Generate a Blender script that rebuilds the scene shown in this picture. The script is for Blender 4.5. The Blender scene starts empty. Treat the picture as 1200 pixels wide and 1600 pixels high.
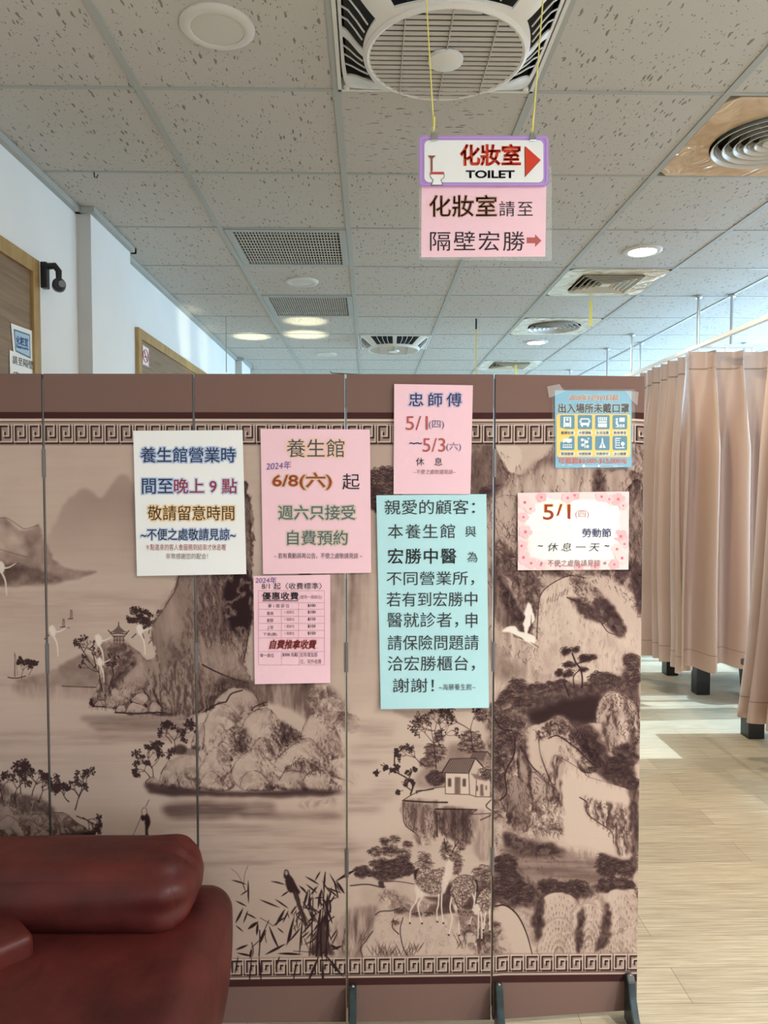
import bpy, bmesh, math, random
import numpy as np
from mathutils import Vector, Matrix

# ================================================================ camera, light, exposure
CAMZ = 1.48
FPX = 1141.0                                  # focal length in pixels of the 1200 x 1600 frame
PITCH, YAW, ROLL = -0.03699, 0.01924, -0.00058
scene = bpy.context.scene
COL = scene.collection
cam_data = bpy.data.cameras.new('camera'); cam = bpy.data.objects.new('camera', cam_data); COL.objects.link(cam)
cam_data.sensor_fit = 'VERTICAL'; cam_data.sensor_height = 24.0; cam_data.lens = 24.0*FPX/1600
cam_data.clip_start = .02; cam_data.clip_end = 200
fw = Vector((math.sin(YAW)*math.cos(PITCH), math.cos(YAW)*math.cos(PITCH), math.sin(PITCH)))
rt = Vector((math.cos(YAW), -math.sin(YAW), 0)); up = rt.cross(fw)
rt, up = math.cos(ROLL)*rt+math.sin(ROLL)*up, math.cos(ROLL)*up-math.sin(ROLL)*rt
cam.matrix_world = Matrix(((rt.x, up.x, -fw.x, 0), (rt.y, up.y, -fw.y, 0), (rt.z, up.z, -fw.z, CAMZ), (0, 0, 0, 1)))
scene.camera = cam
scene.view_settings.view_transform = 'Standard'; scene.view_settings.look = 'None'
scene.view_settings.exposure = 0.0; scene.view_settings.gamma = 1.0; scene.view_settings.use_curve_mapping = False
scene.cycles.use_denoising = True
scene.cycles.max_bounces = 8; scene.cycles.diffuse_bounces = 5; scene.cycles.transparent_max_bounces = 24
scene.cycles.caustics_reflective = False; scene.cycles.caustics_refractive = False

CEIL = CAMZ+1.212                             # ceiling plane
XW = -1.285                                   # left wall
XR = 4.0                                      # right wall with the windows
YF, YB = -2.6, 11.5                           # street side (behind the camera) and far end
world = bpy.data.worlds.new('daylight'); scene.world = world; world.use_nodes = True
world.node_tree.nodes['Background'].inputs[0].default_value = (.50, .76, 1.0, 1)
world.node_tree.nodes['Background'].inputs[1].default_value = 3.0
def lamp(name, kind, loc, rot, energy, color=(1, 1, 1), **kw):
    d = bpy.data.lights.new(name, kind); d.energy = energy; d.color = color
    for k, v in kw.items(): setattr(d, k, v)
    o = bpy.data.objects.new(name, d); COL.objects.link(o); o.location = loc; o.rotation_euler = rot
    return o
lamp('sunlight', 'SUN', (8, 4.5, 6), (0, math.radians(48), 0), 6.5, (.62, .81, 1.0), angle=.012)
# daylight from the side windows and an added, unseen soft fill behind the camera
lamp('window_daylight', 'AREA', (XR+.12, 6.3, 1.75), (0, math.radians(64), 0), 470, (.46, .75, 1.0), shape='RECTANGLE', size=1.7, size_y=6.6)
lamp('added_front_fill', 'AREA', (2.2, YF-.12, 1.5), (math.radians(90), 0, math.radians(8)), 28, (1.0, .98, .95), shape='RECTANGLE', size=1.6, size_y=1.9)

# ================================================================ helpers
def ray(u, v):
    return (rt*((u-600)/FPX)-up*((v-800)/FPX)+fw)
def at_y(u, v, y): d = ray(u, v); return Vector((0, 0, CAMZ))+d*(y/d.y)
def at_x(u, v, x): d = ray(u, v); return Vector((0, 0, CAMZ))+d*(x/d.x)
def at_z(u, v, z): d = ray(u, v); return Vector((0, 0, CAMZ))+d*((z-CAMZ)/d.z)
def px_plane(u, v):
    p = at_y(u, v, 1.95); return p.x, p.z
def mat(name, color=(.8, .8, .8), rough=.5, metal=0.0, spec=.5, **kw):
    m = bpy.data.materials.new(name); m.use_nodes = True
    b = m.node_tree.nodes['Principled BSDF']
    b.inputs['Base Color'].default_value = (*color, 1); b.inputs['Roughness'].default_value = rough
    b.inputs['Metallic'].default_value = metal; b.inputs['Specular IOR Level'].default_value = spec
    for k, v in kw.items(): b.inputs[k].default_value = v
    return m
class NT:
    """small shortcut for wiring node trees"""
    def __init__(s, m): s.t = m.node_tree; s.b = s.t.nodes.get('Principled BSDF')
    def n(s, kind, **kw):
        x = s.t.nodes.new(kind)
        for k, v in kw.items():
            if k.startswith('i_'): x.inputs[int(k[2:])].default_value = v
            else: setattr(x, k, v)
        return x
    def l(s, a, i, b, j): s.t.links.new(a.outputs[i], b.inputs[j])
    def coords(s, kind='Object', scale=(1, 1, 1), rot=(0, 0, 0)):
        c = s.n('ShaderNodeTexCoord'); m = s.n('ShaderNodeMapping'); m.inputs['Scale'].default_value = scale; m.inputs['Rotation'].default_value = rot
        s.l(c, kind, m, 0); return m
    def ramp(s, src, out, stops):
        r = s.n('ShaderNodeValToRGB'); e = r.color_ramp.elements
        while len(e) < len(stops): e.new(.5)
        for k, (p, c) in zip(e, stops): k.position = p; k.color = (*c, 1) if len(c) == 3 else c
        s.l(src, out, r, 0); return r
    def bump(s, src, out, strength, dist=.002):
        b = s.n('ShaderNodeBump'); b.inputs['Strength'].default_value = strength; b.inputs['Distance'].default_value = dist
        s.l(src, out, b, 'Height'); s.t.links.new(b.outputs[0], s.b.inputs['Normal']); return b
    def mix(s, a, b, fac, mode='MIX'):
        m = s.n('ShaderNodeMix', data_type='RGBA', blend_type=mode)
        for k, v in ((0, fac), (6, a), (7, b)):
            if isinstance(v, tuple) and hasattr(v[0], 'outputs'): s.l(v[0], v[1], m, k)
            else: m.inputs[k].default_value = v if k == 0 else (*v, 1)
        return m
def noisy(name, c1, c2, scale=6, rough=.5, bump=0, stretch=(1, 1, 1), spec=.5, metal=0, dist=.002):
    m = mat(name, c1, rough, metal, spec); t = NT(m)
    c = t.coords(scale=stretch); n = t.n('ShaderNodeTexNoise'); n.inputs['Scale'].default_value = scale; n.inputs['Detail'].default_value = 6
    t.l(c, 0, n, 'Vector'); r = t.ramp(n, 0, [(.3, c1), (.7, c2)]); t.l(r, 0, t.b, 'Base Color')
    if bump: t.bump(n, 0, bump, dist)
    return m
def link(name, bm, m, parent=None, smooth=False):
    me = bpy.data.meshes.new(name); bm.to_mesh(me); bm.free()
    for x in (m if isinstance(m, (list, tuple)) else [m]): me.materials.append(x)
    if smooth:
        me.polygons.foreach_set('use_smooth', [True]*len(me.polygons))
        if smooth is not True: me.set_sharp_from_angle(angle=math.radians(smooth))
    o = bpy.data.objects.new(name, me); COL.objects.link(o)
    if parent: o.parent = parent; o.matrix_parent_inverse = parent.matrix_world.inverted() if parent.type != 'EMPTY' else Matrix.Translation(-Vector(parent.location))
    return o
def tag(o, label, cat, group=None, kind=None):
    if label: o['label'] = label
    if cat: o['category'] = cat
    if group: o['group'] = group
    if kind: o['kind'] = kind
    return o
def thing(name, label, cat, loc=(0, 0, 0), group=None):
    o = bpy.data.objects.new(name, None); COL.objects.link(o); o.location = loc; o.empty_display_size = .1
    return tag(o, label, cat, group)
def struct(name, bm, m, parent=None, smooth=False):
    o = link(name, bm, m, parent, smooth)
    if not parent: o['kind'] = 'structure'
    return o
def copy_thing(src, move, label, group=None):
    """a copy of a thing, its parts and their sub-parts, moved by an offset"""
    def cp(o, parent):
        c = o.copy(); COL.objects.link(c)
        if parent: c.parent = parent; c.matrix_parent_inverse = o.matrix_parent_inverse.copy()
        for ch in o.children: cp(ch, c)
        return c
    c = cp(src, None); c.location = Vector(src.location)+Vector(move); c['label'] = label
    if group: c['group'] = group
    return c
def box(bm, lo, hi, bevel=0, seg=2, mi=0):
    lo, hi = Vector(lo), Vector(hi)
    r = bmesh.ops.create_cube(bm, size=1)
    vs = r['verts']
    for v in vs: v.co = Vector((lo[i]+(v.co[i]+.5)*(hi[i]-lo[i]) for i in range(3)))
    fs = {f for v in vs for f in v.link_faces}
    for f in fs: f.material_index = mi
    if bevel:
        es = list({e for v in vs for e in v.link_edges})
        q = bmesh.ops.bevel(bm, geom=es, offset=bevel, segments=seg, profile=.6, affect='EDGES')
        for f in q['faces']: f.material_index = mi
    return bm
def Box(lo, hi, bevel=0, seg=2): return box(bmesh.new(), lo, hi, bevel, seg)
def quad(bm, a, b, c, d, mi=0):
    f = bm.faces.new([bm.verts.new(p) for p in (a, b, c, d)]); f.material_index = mi; return f
def tube(bm, pts, r, seg=8, mi=0, cap=True):
    pts = [Vector(p) for p in pts]; rings = []
    for i, p in enumerate(pts):
        d = (pts[min(i+1, len(pts)-1)]-pts[max(i-1, 0)]).normalized()
        a = d.orthogonal().normalized() if i == 0 else (a-d*a.dot(d)).normalized()
        b = d.cross(a); rr = r[i] if isinstance(r, (list, tuple)) else r
        rings.append([bm.verts.new(p+a*math.cos(t)*rr+b*math.sin(t)*rr) for t in (2*math.pi*k/seg for k in range(seg))])
    for r0, r1 in zip(rings, rings[1:]):
        for k in range(seg): bm.faces.new((r0[k], r0[(k+1) % seg], r1[(k+1) % seg], r1[k])).material_index = mi
    if cap: bm.faces.new(rings[0][::-1]).material_index = mi; bm.faces.new(rings[-1]).material_index = mi
    return bm
def lathe(bm, prof, c, seg=40, mi=0):
    """profile of (radius, z) turned round a vertical axis at c"""
    rings = []
    for r, z in prof:
        rings.append([bm.verts.new((c[0]+r*math.cos(2*math.pi*k/seg), c[1]+r*math.sin(2*math.pi*k/seg), c[2]+z)) for k in range(seg)] if r > 1e-6 else [bm.verts.new((c[0], c[1], c[2]+z))])
    for a, b in zip(rings, rings[1:]):
        for k in range(seg):
            q = [a[k % len(a)], a[(k+1) % len(a)], b[(k+1) % len(b)], b[k % len(b)]]
            u = []; [u.append(x) for x in q if x not in u]
            if len(u) > 2: bm.faces.new(u).material_index = mi
    return bm
def prism(bm, pts, axis, lo, hi, mi=0):
    """outline extruded along an axis; pts are the two other coordinates"""
    def P(p, h): q = list(p); q.insert(axis, h); return q
    a = [bm.verts.new(P(p, lo)) for p in pts]; b = [bm.verts.new(P(p, hi)) for p in pts]
    bm.faces.new(a[::-1]).material_index = mi; bm.faces.new(b).material_index = mi
    for i in range(len(a)): bm.faces.new((a[i], a[(i+1) % len(a)], b[(i+1) % len(a)], b[i])).material_index = mi
    return bm
def fixn(bm): bmesh.ops.recalc_face_normals(bm, faces=bm.faces); return bm
# ================================================================ materials of the room
def ceiling_mat():
    m = mat('fissured_mineral_tile', (.78, .76, .72), .9, 0, .2); t = NT(m)
    uv = t.n('ShaderNodeUVMap', uv_map='UVMap')
    w = t.n('ShaderNodeTexNoise'); w.inputs['Scale'].default_value = 55; w.inputs['Detail'].default_value = 2; t.l(uv, 0, w, 'Vector')
    ws = t.n('ShaderNodeVectorMath', operation='SCALE'); ws.inputs[3].default_value = .012; t.l(w, 1, ws, 0)
    wa = t.n('ShaderNodeVectorMath', operation='ADD'); t.l(uv, 0, wa, 0); t.l(ws, 0, wa, 1)
    outs = []
    for sc, th, ds in (((84, 21, 1), .19, 0), ((120, 66, 1), .16, .37)):
        mp = t.n('ShaderNodeMapping'); mp.inputs['Scale'].default_value = sc; mp.inputs['Location'].default_value = (ds, ds*2, 0); t.l(wa, 0, mp, 0)
        v = t.n('ShaderNodeTexVoronoi'); v.inputs['Scale'].default_value = 1; v.inputs['Randomness'].default_value = 1; t.l(mp, 0, v, 'Vector')
        s = t.n('ShaderNodeSeparateColor'); t.l(v, 'Color', s, 0)
        a = t.n('ShaderNodeMath', operation='MULTIPLY'); a.inputs[1].default_value = th*2.4; t.l(s, 0, a, 0)
        a2 = t.n('ShaderNodeMath', operation='SUBTRACT'); a2.inputs[1].default_value = th*.62; t.l(a, 0, a2, 0)
        c = t.n('ShaderNodeMath', operation='LESS_THAN'); t.l(v, 'Distance', c, 0); t.l(a2, 0, c, 1); outs.append(c)
    mx = t.n('ShaderNodeMath', operation='MAXIMUM'); t.l(outs[0], 0, mx, 0); t.l(outs[1], 0, mx, 1)
    n = t.n('ShaderNodeTexNoise'); n.inputs['Scale'].default_value = 300; t.l(uv, 0, n, 'Vector')
    base = t.ramp(n, 0, [(.3, (.51, .49, .46)), (.7, (.58, .56, .525))])
    mix = t.mix((0, 0, 0), (.25, .235, .215), .5); t.l(base, 0, mix, 6); t.l(mx, 0, mix, 0); t.l(mix, 2, t.b, 'Base Color')  # shade inside the fissures is put into the colour
    inv = t.n('ShaderNodeMath', operation='SUBTRACT'); inv.inputs[0].default_value = 1; t.l(mx, 0, inv, 1)
    t.bump(inv, 0, .5, .003)
    return m
def floor_mat():
    m = mat('pale_wood_plank', (.6, .5, .33), .38, 0, .45); t = NT(m)
    c = t.coords()
    br = t.n('ShaderNodeTexBrick', offset=.37); br.inputs['Scale'].default_value = 1; br.inputs['Brick Width'].default_value = .92; br.inputs['Row Height'].default_value = .155
    br.inputs['Mortar Size'].default_value = .0012; br.inputs['Color1'].default_value = (.9, .9, .9, 1); br.inputs['Color2'].default_value = (1.08, 1.08, 1.08, 1); br.inputs['Mortar'].default_value = (.55, .5, .45, 1); t.l(c, 0, br, 'Vector')
    c2 = t.coords(scale=(2.2, 60, 1)); n = t.n('ShaderNodeTexNoise'); n.inputs['Scale'].default_value = 2.2; n.inputs['Detail'].default_value = 7; n.inputs['Roughness'].default_value = .65; t.l(c2, 0, n, 'Vector')
    r = t.ramp(n, 0, [(.25, (.33, .25, .16)), (.5, (.55, .45, .31)), (.75, (.76, .67, .51))])
    k = t.mix((1, 1, 1), (1, 1, 1), 1, 'MULTIPLY'); t.l(r, 0, k, 6); t.l(br, 0, k, 7); t.l(k, 2, t.b, 'Base Color')
    t.bump(n, 0, .08, .001)
    return m
def wood_mat(name, a, b, sc=(2, 2, 30)):
    m = mat(name, a, .5, 0, .3); t = NT(m); c = t.coords(scale=sc)
    n = t.n('ShaderNodeTexNoise'); n.inputs['Scale'].default_value = 3; n.inputs['Detail'].default_value = 6; n.inputs['Distortion'].default_value = .6; t.l(c, 0, n, 'Vector')
    r = t.ramp(n, 0, [(.3, a), (.7, b)]); t.l(r, 0, t.b, 'Base Color'); return m
def glass_mat():
    m = bpy.data.materials.new('window_glass'); m.use_nodes = True; t = NT(m); t.t.nodes.remove(t.b)
    tr = t.n('ShaderNodeBsdfTransparent'); tr.inputs[0].default_value = (.93, .96, .97, 1); g = t.n('ShaderNodeBsdfGlossy'); g.inputs['Roughness'].default_value = .02
    f = t.n('ShaderNodeValue'); f.outputs[0].default_value = .07; mx = t.n('ShaderNodeMixShader')
    t.l(f, 0, mx, 0); t.l(tr, 0, mx, 1); t.l(g, 0, mx, 2); t.l(mx, 0, t.t.nodes['Material Output'], 0); return m
M = {}
M['tile'] = ceiling_mat(); M['floor'] = floor_mat(); M['glass'] = glass_mat()
M['grid'] = mat('painted_ceiling_rail', (.40, .41, .385), .45, 0, .4)
M['wall'] = noisy('white_wall_paint', (.80, .80, .79), (.84, .84, .83), 3, .85, .04)
M['wallshade'] = noisy('shaded_column_paint', (.56, .54, .50), (.60, .58, .54), 5, .85)
M['doorwood'] = wood_mat('brown_door_veneer', (.20, .125, .07), (.31, .21, .125), (.6, 1.2, 22))
M['doortrim'] = wood_mat('honey_door_frame', (.36, .22, .075), (.46, .30, .12), (8, 8, 3))
M['white'] = mat('white_plastic', (.74, .72, .68), .35, 0, .5)
M['offwhite'] = mat('ivory_lamp_plastic', (.66, .63, .59), .45)
M['black'] = mat('black_plastic', (.015, .015, .016), .35)
M['dark'] = mat('dark_duct_interior', (.03, .029, .027), .8)
M['chrome'] = mat('brushed_steel', (.62, .63, .64), .28, 1.0)
M['winframe'] = mat('aluminium_window_frame', (.55, .57, .58), .4, .6)

# ================================================================ shell of the room
TX0, TY0, T = -.0997, 2.289, .605
def tile_xy(i, j): return TX0+i*T, TY0+j*T
bm = bmesh.new(); uvl = bm.loops.layers.uv.new('UVMap'); rr = random.Random(4)
i0, i1 = -2, 7; j0, j1 = -9, 16
OPEN = {(2, 0), (2, 3), (2, 5), (2, 8), (-1, 2), (-1, 4), (0, -1), (0, 6)}
for i in range(i0, i1):
    for j in range(j0, j1):
        if (i, j) in OPEN: continue
        x0, y0 = tile_xy(i, j); x1, y1 = x0+T, y0+T
        x0 = max(x0, XW-.1); x1 = min(x1, XR+.1); y0 = max(y0, YF-.1); y1 = min(y1, YB+.1)
        if x1 <= x0 or y1 <= y0: continue
        f = quad(bm, (x0, y0, CEIL), (x0, y1, CEIL), (x1, y1, CEIL), (x1, y0, CEIL))
        ox, oy = rr.uniform(0, 20), rr.uniform(0, 20); turn = (i, j) == (0, 0)
        for lp in f.loops:
            a, b = lp.vert.co.x+ox, lp.vert.co.y+oy
            lp[uvl].uv = (b, a) if turn else (a, b)
# plenum above the openings
for (i, j) in OPEN:
    x0, y0 = tile_xy(i, j)
    for q in (((x0, y0), (x0+T, y0)), ((x0+T, y0), (x0+T, y0+T)), ((x0+T, y0+T), (x0, y0+T)), ((x0, y0+T), (x0, y0))):
        quad(bm, (*q[0], CEIL), (*q[1], CEIL), (*q[1], CEIL+.3), (*q[0], CEIL+.3), 1)
    quad(bm, (x0, y0, CEIL+.3), (x0+T, y0, CEIL+.3), (x0+T, y0+T, CEIL+.3), (x0, y0+T, CEIL+.3), 1)
struct('ceiling', bm, [M['tile'], M['dark']])
bm = bmesh.new()
for i in range(i0+1, i1):
    x = TX0+i*T
    if XW < x < XR: box(bm, (x-.012, YF, CEIL-.004), (x+.012, YB, CEIL+.03))
for j in range(j0+1, j1):
    y = TY0+j*T
    if YF < y < YB: box(bm, (XW, y-.007, CEIL-.003), (XR, y+.007, CEIL+.03))
struct('trim_1', bm, M['grid'])                 # the T-bar grid of the suspended ceiling
struct('floor', Box((XW-.2, YF-.2, -.1), (XR+.2, YB+.2, 0)), M['floor'])
# left wall with its two columns
bm = Box((XW-.2, YF-.2, 0), (XW, YB+.2, CEIL+.3))
struct('wall_left', bm, M['wall'])
COLUMNS = []
for n, (y0, y1, xx) in enumerate(((3.27, 3.80, -1.222), (7.05, 7.55, -1.222))):
    bm = Box((XW-.05, y0, 0), (xx, y1, CEIL+.02), .004)
    for f in bm.faces:
        if f.normal.y < -.9: f.material_index = 1  # darker material paints shade onto the camera-facing column sides
    struct('trim_%d' % (n+2), bm, [M['wall'], M['wallshade']])
bm = bmesh.new()                                # wall angle under the ceiling, stepping round the columns
P = [(XW, YF), (XW, 3.27), (-1.222, 3.27), (-1.222, 3.80), (XW, 3.80), (XW, 7.05), (-1.222, 7.05), (-1.222, 7.55), (XW, 7.55), (XW, YB)]
for (xa, ya), (xb, yb) in zip(P, P[1:]):
    if xa == xb: box(bm, (xa-.002, min(ya, yb)-.002, CEIL-.025), (xa+.024, max(ya, yb)+.024*(ya in (3.27, 7.05)), CEIL-.001))
    else: box(bm, (min(xa, xb), ya-(.024 if ya in (3.27, 7.05) else .0), CEIL-.025), (max(xa, xb)+.024, ya+(.0 if ya in (3.27, 7.05) else .024), CEIL-.001))
struct('trim_4', bm, M['grid'])
# right wall with one long window, far wall, street wall with a glazed front added for light
W0, W1, WS, WH = 3.78, 10.6, .95, 2.65
bm = bmesh.new()
for lo, hi in (((YF-.2, 0), (W0, CEIL+.3)), ((W1, 0), (YB+.2, CEIL+.3)), ((W0, 0), (W1, WS)), ((W0, WH), (W1, CEIL+.3))):
    box(bm, (XR, lo[0], lo[1]), (XR+.2, hi[0], hi[1]))
struct('wall_right', bm, M['wall'])
def window(name, lo, hi, axis, n, wall):
    """frame with mullions and glass in an opening; axis = the horizontal run"""
    fr = bmesh.new(); gl = bmesh.new(); a0, z0 = lo; a1, z1 = hi
    def B(b, s0, s1, q0, q1, th):
        if axis == 'y': box(b, (wall-th, s0, q0), (wall+th, s1, q1))
        else: box(b, (s0, wall-th, q0), (s1, wall+th, q1))
    for s in range(n+1):
        x = a0+(a1-a0)*s/n; B(fr, max(a0, x-.025), min(a1, x+.025), z0, z1, .03)
    B(fr, a0, a1, z0, z0+.05, .03); B(fr, a0, a1, z1-.05, z1, .03); B(gl, a0+.02, a1-.02, z0+.02, z1-.02, .004)
    w = struct(name, fr, M['winframe']); link('window_pane', gl, M['glass'], w)
window('window_1', (W0, WS), (W1, WH), 'y', 6, XR+.06)
struct('wall_back', Box((XW-.2, YB, 0), (XR+.2, YB+.2, CEIL+.3)), M['wall'])
bm = bmesh.new()
for lo, hi in (((XW-.2, 0), (1.1, CEIL+.3)), ((3.3, 0), (XR+.2, CEIL+.3)), ((1.1, 2.5), (3.3, CEIL+.3)), ((1.1, 0), (3.3, .12))):
    box(bm, (lo[0], YF-.2, lo[1]), (hi[0], YF, hi[1]))
struct('wall_front', bm, M['wall'])
window('window_2', (1.1, .12), (3.3, 2.5), 'x', 3, YF-.1)

# ================================================================ doors in the left wall
def door(name, y0, y1, top):
    d = thing(name, None, None, (XW, (y0+y1)/2, 0)); d['kind'] = 'structure'
    bm = bmesh.new(); w = .055
    box(bm, (XW-.005, y0, 0), (XW+.022, y0+w, top), .003); box(bm, (XW-.005, y1-w, 0), (XW+.022, y1, top), .003); box(bm, (XW-.005, y0+w, top-w), (XW+.022, y1-w, top), .003)
    link('door_frame', bm, M['doortrim'], d)
    bm = Box((XW+.002, y0+w, .005), (XW+.010, y1-w, top-w)); link('door_leaf', bm, M['doorwood'], d)
    bm = bmesh.new(); yy = y1-w-.09; box(bm, (XW+.010, yy-.02, .98), (XW+.016, yy+.02, 1.14), .003); tube(bm, [(XW+.016, yy, 1.06), (XW+.05, yy, 1.06), (XW+.05, yy-.11, 1.06)], .008)
    link('door_handle', bm, M['chrome'], d)
    return d
door('door_1', 1.86, 2.855, 2.337)
door('door_2', 4.055, 5.95, 2.345)
# ---------------------------------------------------------------- the ink landscape printed on the folding screen
KP = 878.0                      # print resolution, dots per metre
PW, PH = 1792, 1574
prng = np.random.RandomState(11)
def vnoise(sx, sy, oct=4, seed=0):
    r = np.random.RandomState(seed); out = np.zeros((PH, PW), np.float32); amp = 1.0; tot = 0
    for o in range(oct):
        gx, gy = max(2, int(PW/sx)+3), max(2, int(PH/sy)+3)
        g = r.rand(gy, gx).astype(np.float32)
        xs = np.arange(PW)/sx; ys = np.arange(PH)/sy
        xi = xs.astype(int); yi = ys.astype(int); fx = xs-xi; fy = ys-yi
        fx = fx*fx*(3-2*fx); fy = fy*fy*(3-2*fy)
        xi = np.clip(xi, 0, gx-2); yi = np.clip(yi, 0, gy-2)
        a = g[:, xi]*(1-fx)+g[:, xi+1]*fx
        out += amp*(a[yi]*(1-fy)[:, None]+a[yi+1]*fy[:, None]).astype(np.float32)
        tot += amp; amp *= .55; sx = max(1.5, sx/2); sy = max(1.5, sy/2)
    return out/tot
def ridge(n, k=9): return np.clip(1-np.abs(n-.5)*k, 0, 1)
N_big = vnoise(160, 160, 4, 1); N_med = vnoise(36, 36, 4, 2); N_fine = vnoise(9, 9, 3, 3)
N_v = vnoise(10, 60, 4, 4); N_h = vnoise(120, 9, 4, 5); N_h2 = vnoise(260, 30, 3, 8)
RG = ridge(vnoise(34, 44, 4, 6)); RGV = ridge(vnoise(16, 60, 4, 7)); RGF = ridge(vnoise(16, 20, 3, 9), 7)
def warp(n, ax, ay):
    Y, X = np.mgrid[0:PH, 0:PW]
    return n[np.clip(Y+((N_med-.5)*ay).astype(int), 0, PH-1), np.clip(X+((N_big-.5)*ax+(N_med-.5)*ax*.5).astype(int), 0, PW-1)]
def contrast(n, k): return np.clip((n-n.mean())/n.std()*k+.5, 0, 1)
BR = contrast(.5*warp(vnoise(9, 34, 4, 21), 160, 60)+.3*warp(vnoise(30, 12, 4, 22), 60, 120)+.2*N_fine, .28)     # broken dry-brush texture
BRV = contrast(.75*warp(vnoise(6, 46, 4, 23), 60, 60)+.25*N_fine, .28)
RGF = .75*BR+.25*RGF*contrast(N_med, .3)
D = np.zeros((PH, PW), np.float32)
TS = [1.0, 0.0, 0.0]
def zoomed(s, ox, oy): TS[:] = [s, ox, oy]
LEVEL = [False]
def cv(pts):
    p = np.asarray(pts, float).reshape(-1, 2)*TS[0]+np.array(TS[1:])
    if LEVEL[0]: return np.array([[(px_plane(u, 758)[0]+1.27)*KP, (1.79-px_plane(540, v)[1])*KP] for u, v in p])
    q = [px_plane(u, v) for u, v in p]
    return np.array([[(x+1.27)*KP, (1.79-z)*KP] for x, z in q])
def smooth(p, closed=False, n=8):
    p = np.asarray(p, float)
    if len(p) < 3: return p
    if closed: q = np.vstack([p[-1], p, p[0], p[1]])
    else: q = np.vstack([2*p[0]-p[1], p, 2*p[-1]-p[-2]])
    t = np.linspace(0, 1, n, endpoint=False)[:, None]; out = []
    for i in range(1, len(q)-2):
        a, b, c, d = q[i-1], q[i], q[i+1], q[i+2]
        out.append(.5*((2*b)+(-a+c)*t+(2*a-5*b+4*c-d)*t**2+(-a+3*b-3*c+d)*t**3))
    if not closed: out.append(p[-1:])
    return np.vstack(out)
ST = []
def stamp_line(p, w0, w1, d, mode='taper'):      # p in canvas units, widths in photo pixels
    seg = np.linalg.norm(np.diff(p, axis=0), axis=1); L = np.concatenate([[0], np.cumsum(seg)])
    if L[-1] < .3: return
    n = int(L[-1]/.7)+2; s = np.linspace(0, L[-1], n)
    x = np.interp(s, L, p[:, 0]); y = np.interp(s, L, p[:, 1]); t = s/L[-1]
    if mode == 'leaf': r = w0*np.sin(np.pi*np.clip(t, .02, .98))**.8
    else: r = w0+(w1-w0)*t
    ST.append(np.stack([x, y, np.maximum(r*.75, .3), np.full(n, d)], 1))
def flush(val=1.0):
    if not ST: return
    a = np.vstack(ST); ST.clear(); lay = np.zeros((PH, PW), np.float32)
    for lo, hi in ((0, 1.2), (1.2, 2.5), (2.5, 5), (5, 9), (9, 16)):
        b = a[(a[:, 2] >= lo) & (a[:, 2] < hi)]
        if not len(b): continue
        R = int(hi+1.5); ix = b[:, 0].astype(int); iy = b[:, 1].astype(int)
        for dx in range(-R, R+1):
            for dy in range(-R, R+1):
                if dx*dx+dy*dy > (R+1)**2: continue
                X = ix+dx; Y = iy+dy; ok = (X >= 0) & (X < PW) & (Y >= 0) & (Y < PH)
                c = np.clip(b[:, 2]+.5-np.hypot(X+.5-b[:, 0], Y+.5-b[:, 1]), 0, 1)*b[:, 3]
                ok &= c > .01
                np.maximum.at(lay, (Y[ok], X[ok]), c[ok].astype(np.float32))
    D[:] = D*(1-lay)+val*lay
def line(pts, w=1.0, d=.8, w1=None, curve=True):
    p = cv(pts); stamp_line(smooth(p) if curve else p, w, w if w1 is None else w1, d)
def leaf(x, y, ang, ln, w, d=.9, bend=.25):
    a = math.radians(ang); s = TS[0]
    p = np.array([[0, 0], [.5, bend*.6], [1, bend]])*ln/s
    q = [[x+p[i, 0]*math.cos(a)-p[i, 1]*math.sin(a), y-(p[i, 0]*math.sin(a))-p[i, 1]*-math.cos(a)*1.0] for i in range(3)]
    stamp_line(smooth(cv(q)), w, 0, d, 'leaf')
def dots(pts, r=1.2, d=.9):
    for q in cv(pts): ST.append(np.array([[q[0], q[1], r*1.5, d]]))
def polymask(p, rough=0):
    x0, y0 = np.floor(p.min(0)).astype(int)-8; x1, y1 = np.ceil(p.max(0)).astype(int)+8
    x0, y0 = max(x0, 0), max(y0, 0); x1, y1 = min(x1, PW), min(y1, PH)
    if x1 <= x0 or y1 <= y0: return None
    X, Y = np.meshgrid(np.arange(x0, x1)+.5, np.arange(y0, y1)+.5)
    if rough:
        X = X+(N_fine[y0:y1, x0:x1]-.5)*rough*3; Y = Y+(N_med[y0:y1, x0:x1]-.5)*rough*3
    m = np.zeros(X.shape, bool)
    for (ax, ay), (bx, by) in zip(p, np.roll(p, -1, 0)):
        if ay == by: continue
        c = ((ay > Y) != (by > Y)) & (X < (bx-ax)*(Y-ay)/(by-ay)+ax)
        m ^= c
    return (slice(y0, y1), slice(x0, x1)), m.astype(np.float32)
def blur(m, r):
    r = int(r)
    if r < 1: return m
    for ax in (0, 1):
        for _ in (0, 1):
            c = np.cumsum(np.pad(m, [(r+1, r) if a == ax else (0, 0) for a in (0, 1)], mode='edge'), axis=ax, dtype=np.float64)
            n = m.shape[ax]
            m = ((np.take(c, range(2*r+1, 2*r+1+n), ax)-np.take(c, range(0, n), ax))/(2*r+1)).astype(np.float32)
    return m
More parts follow.
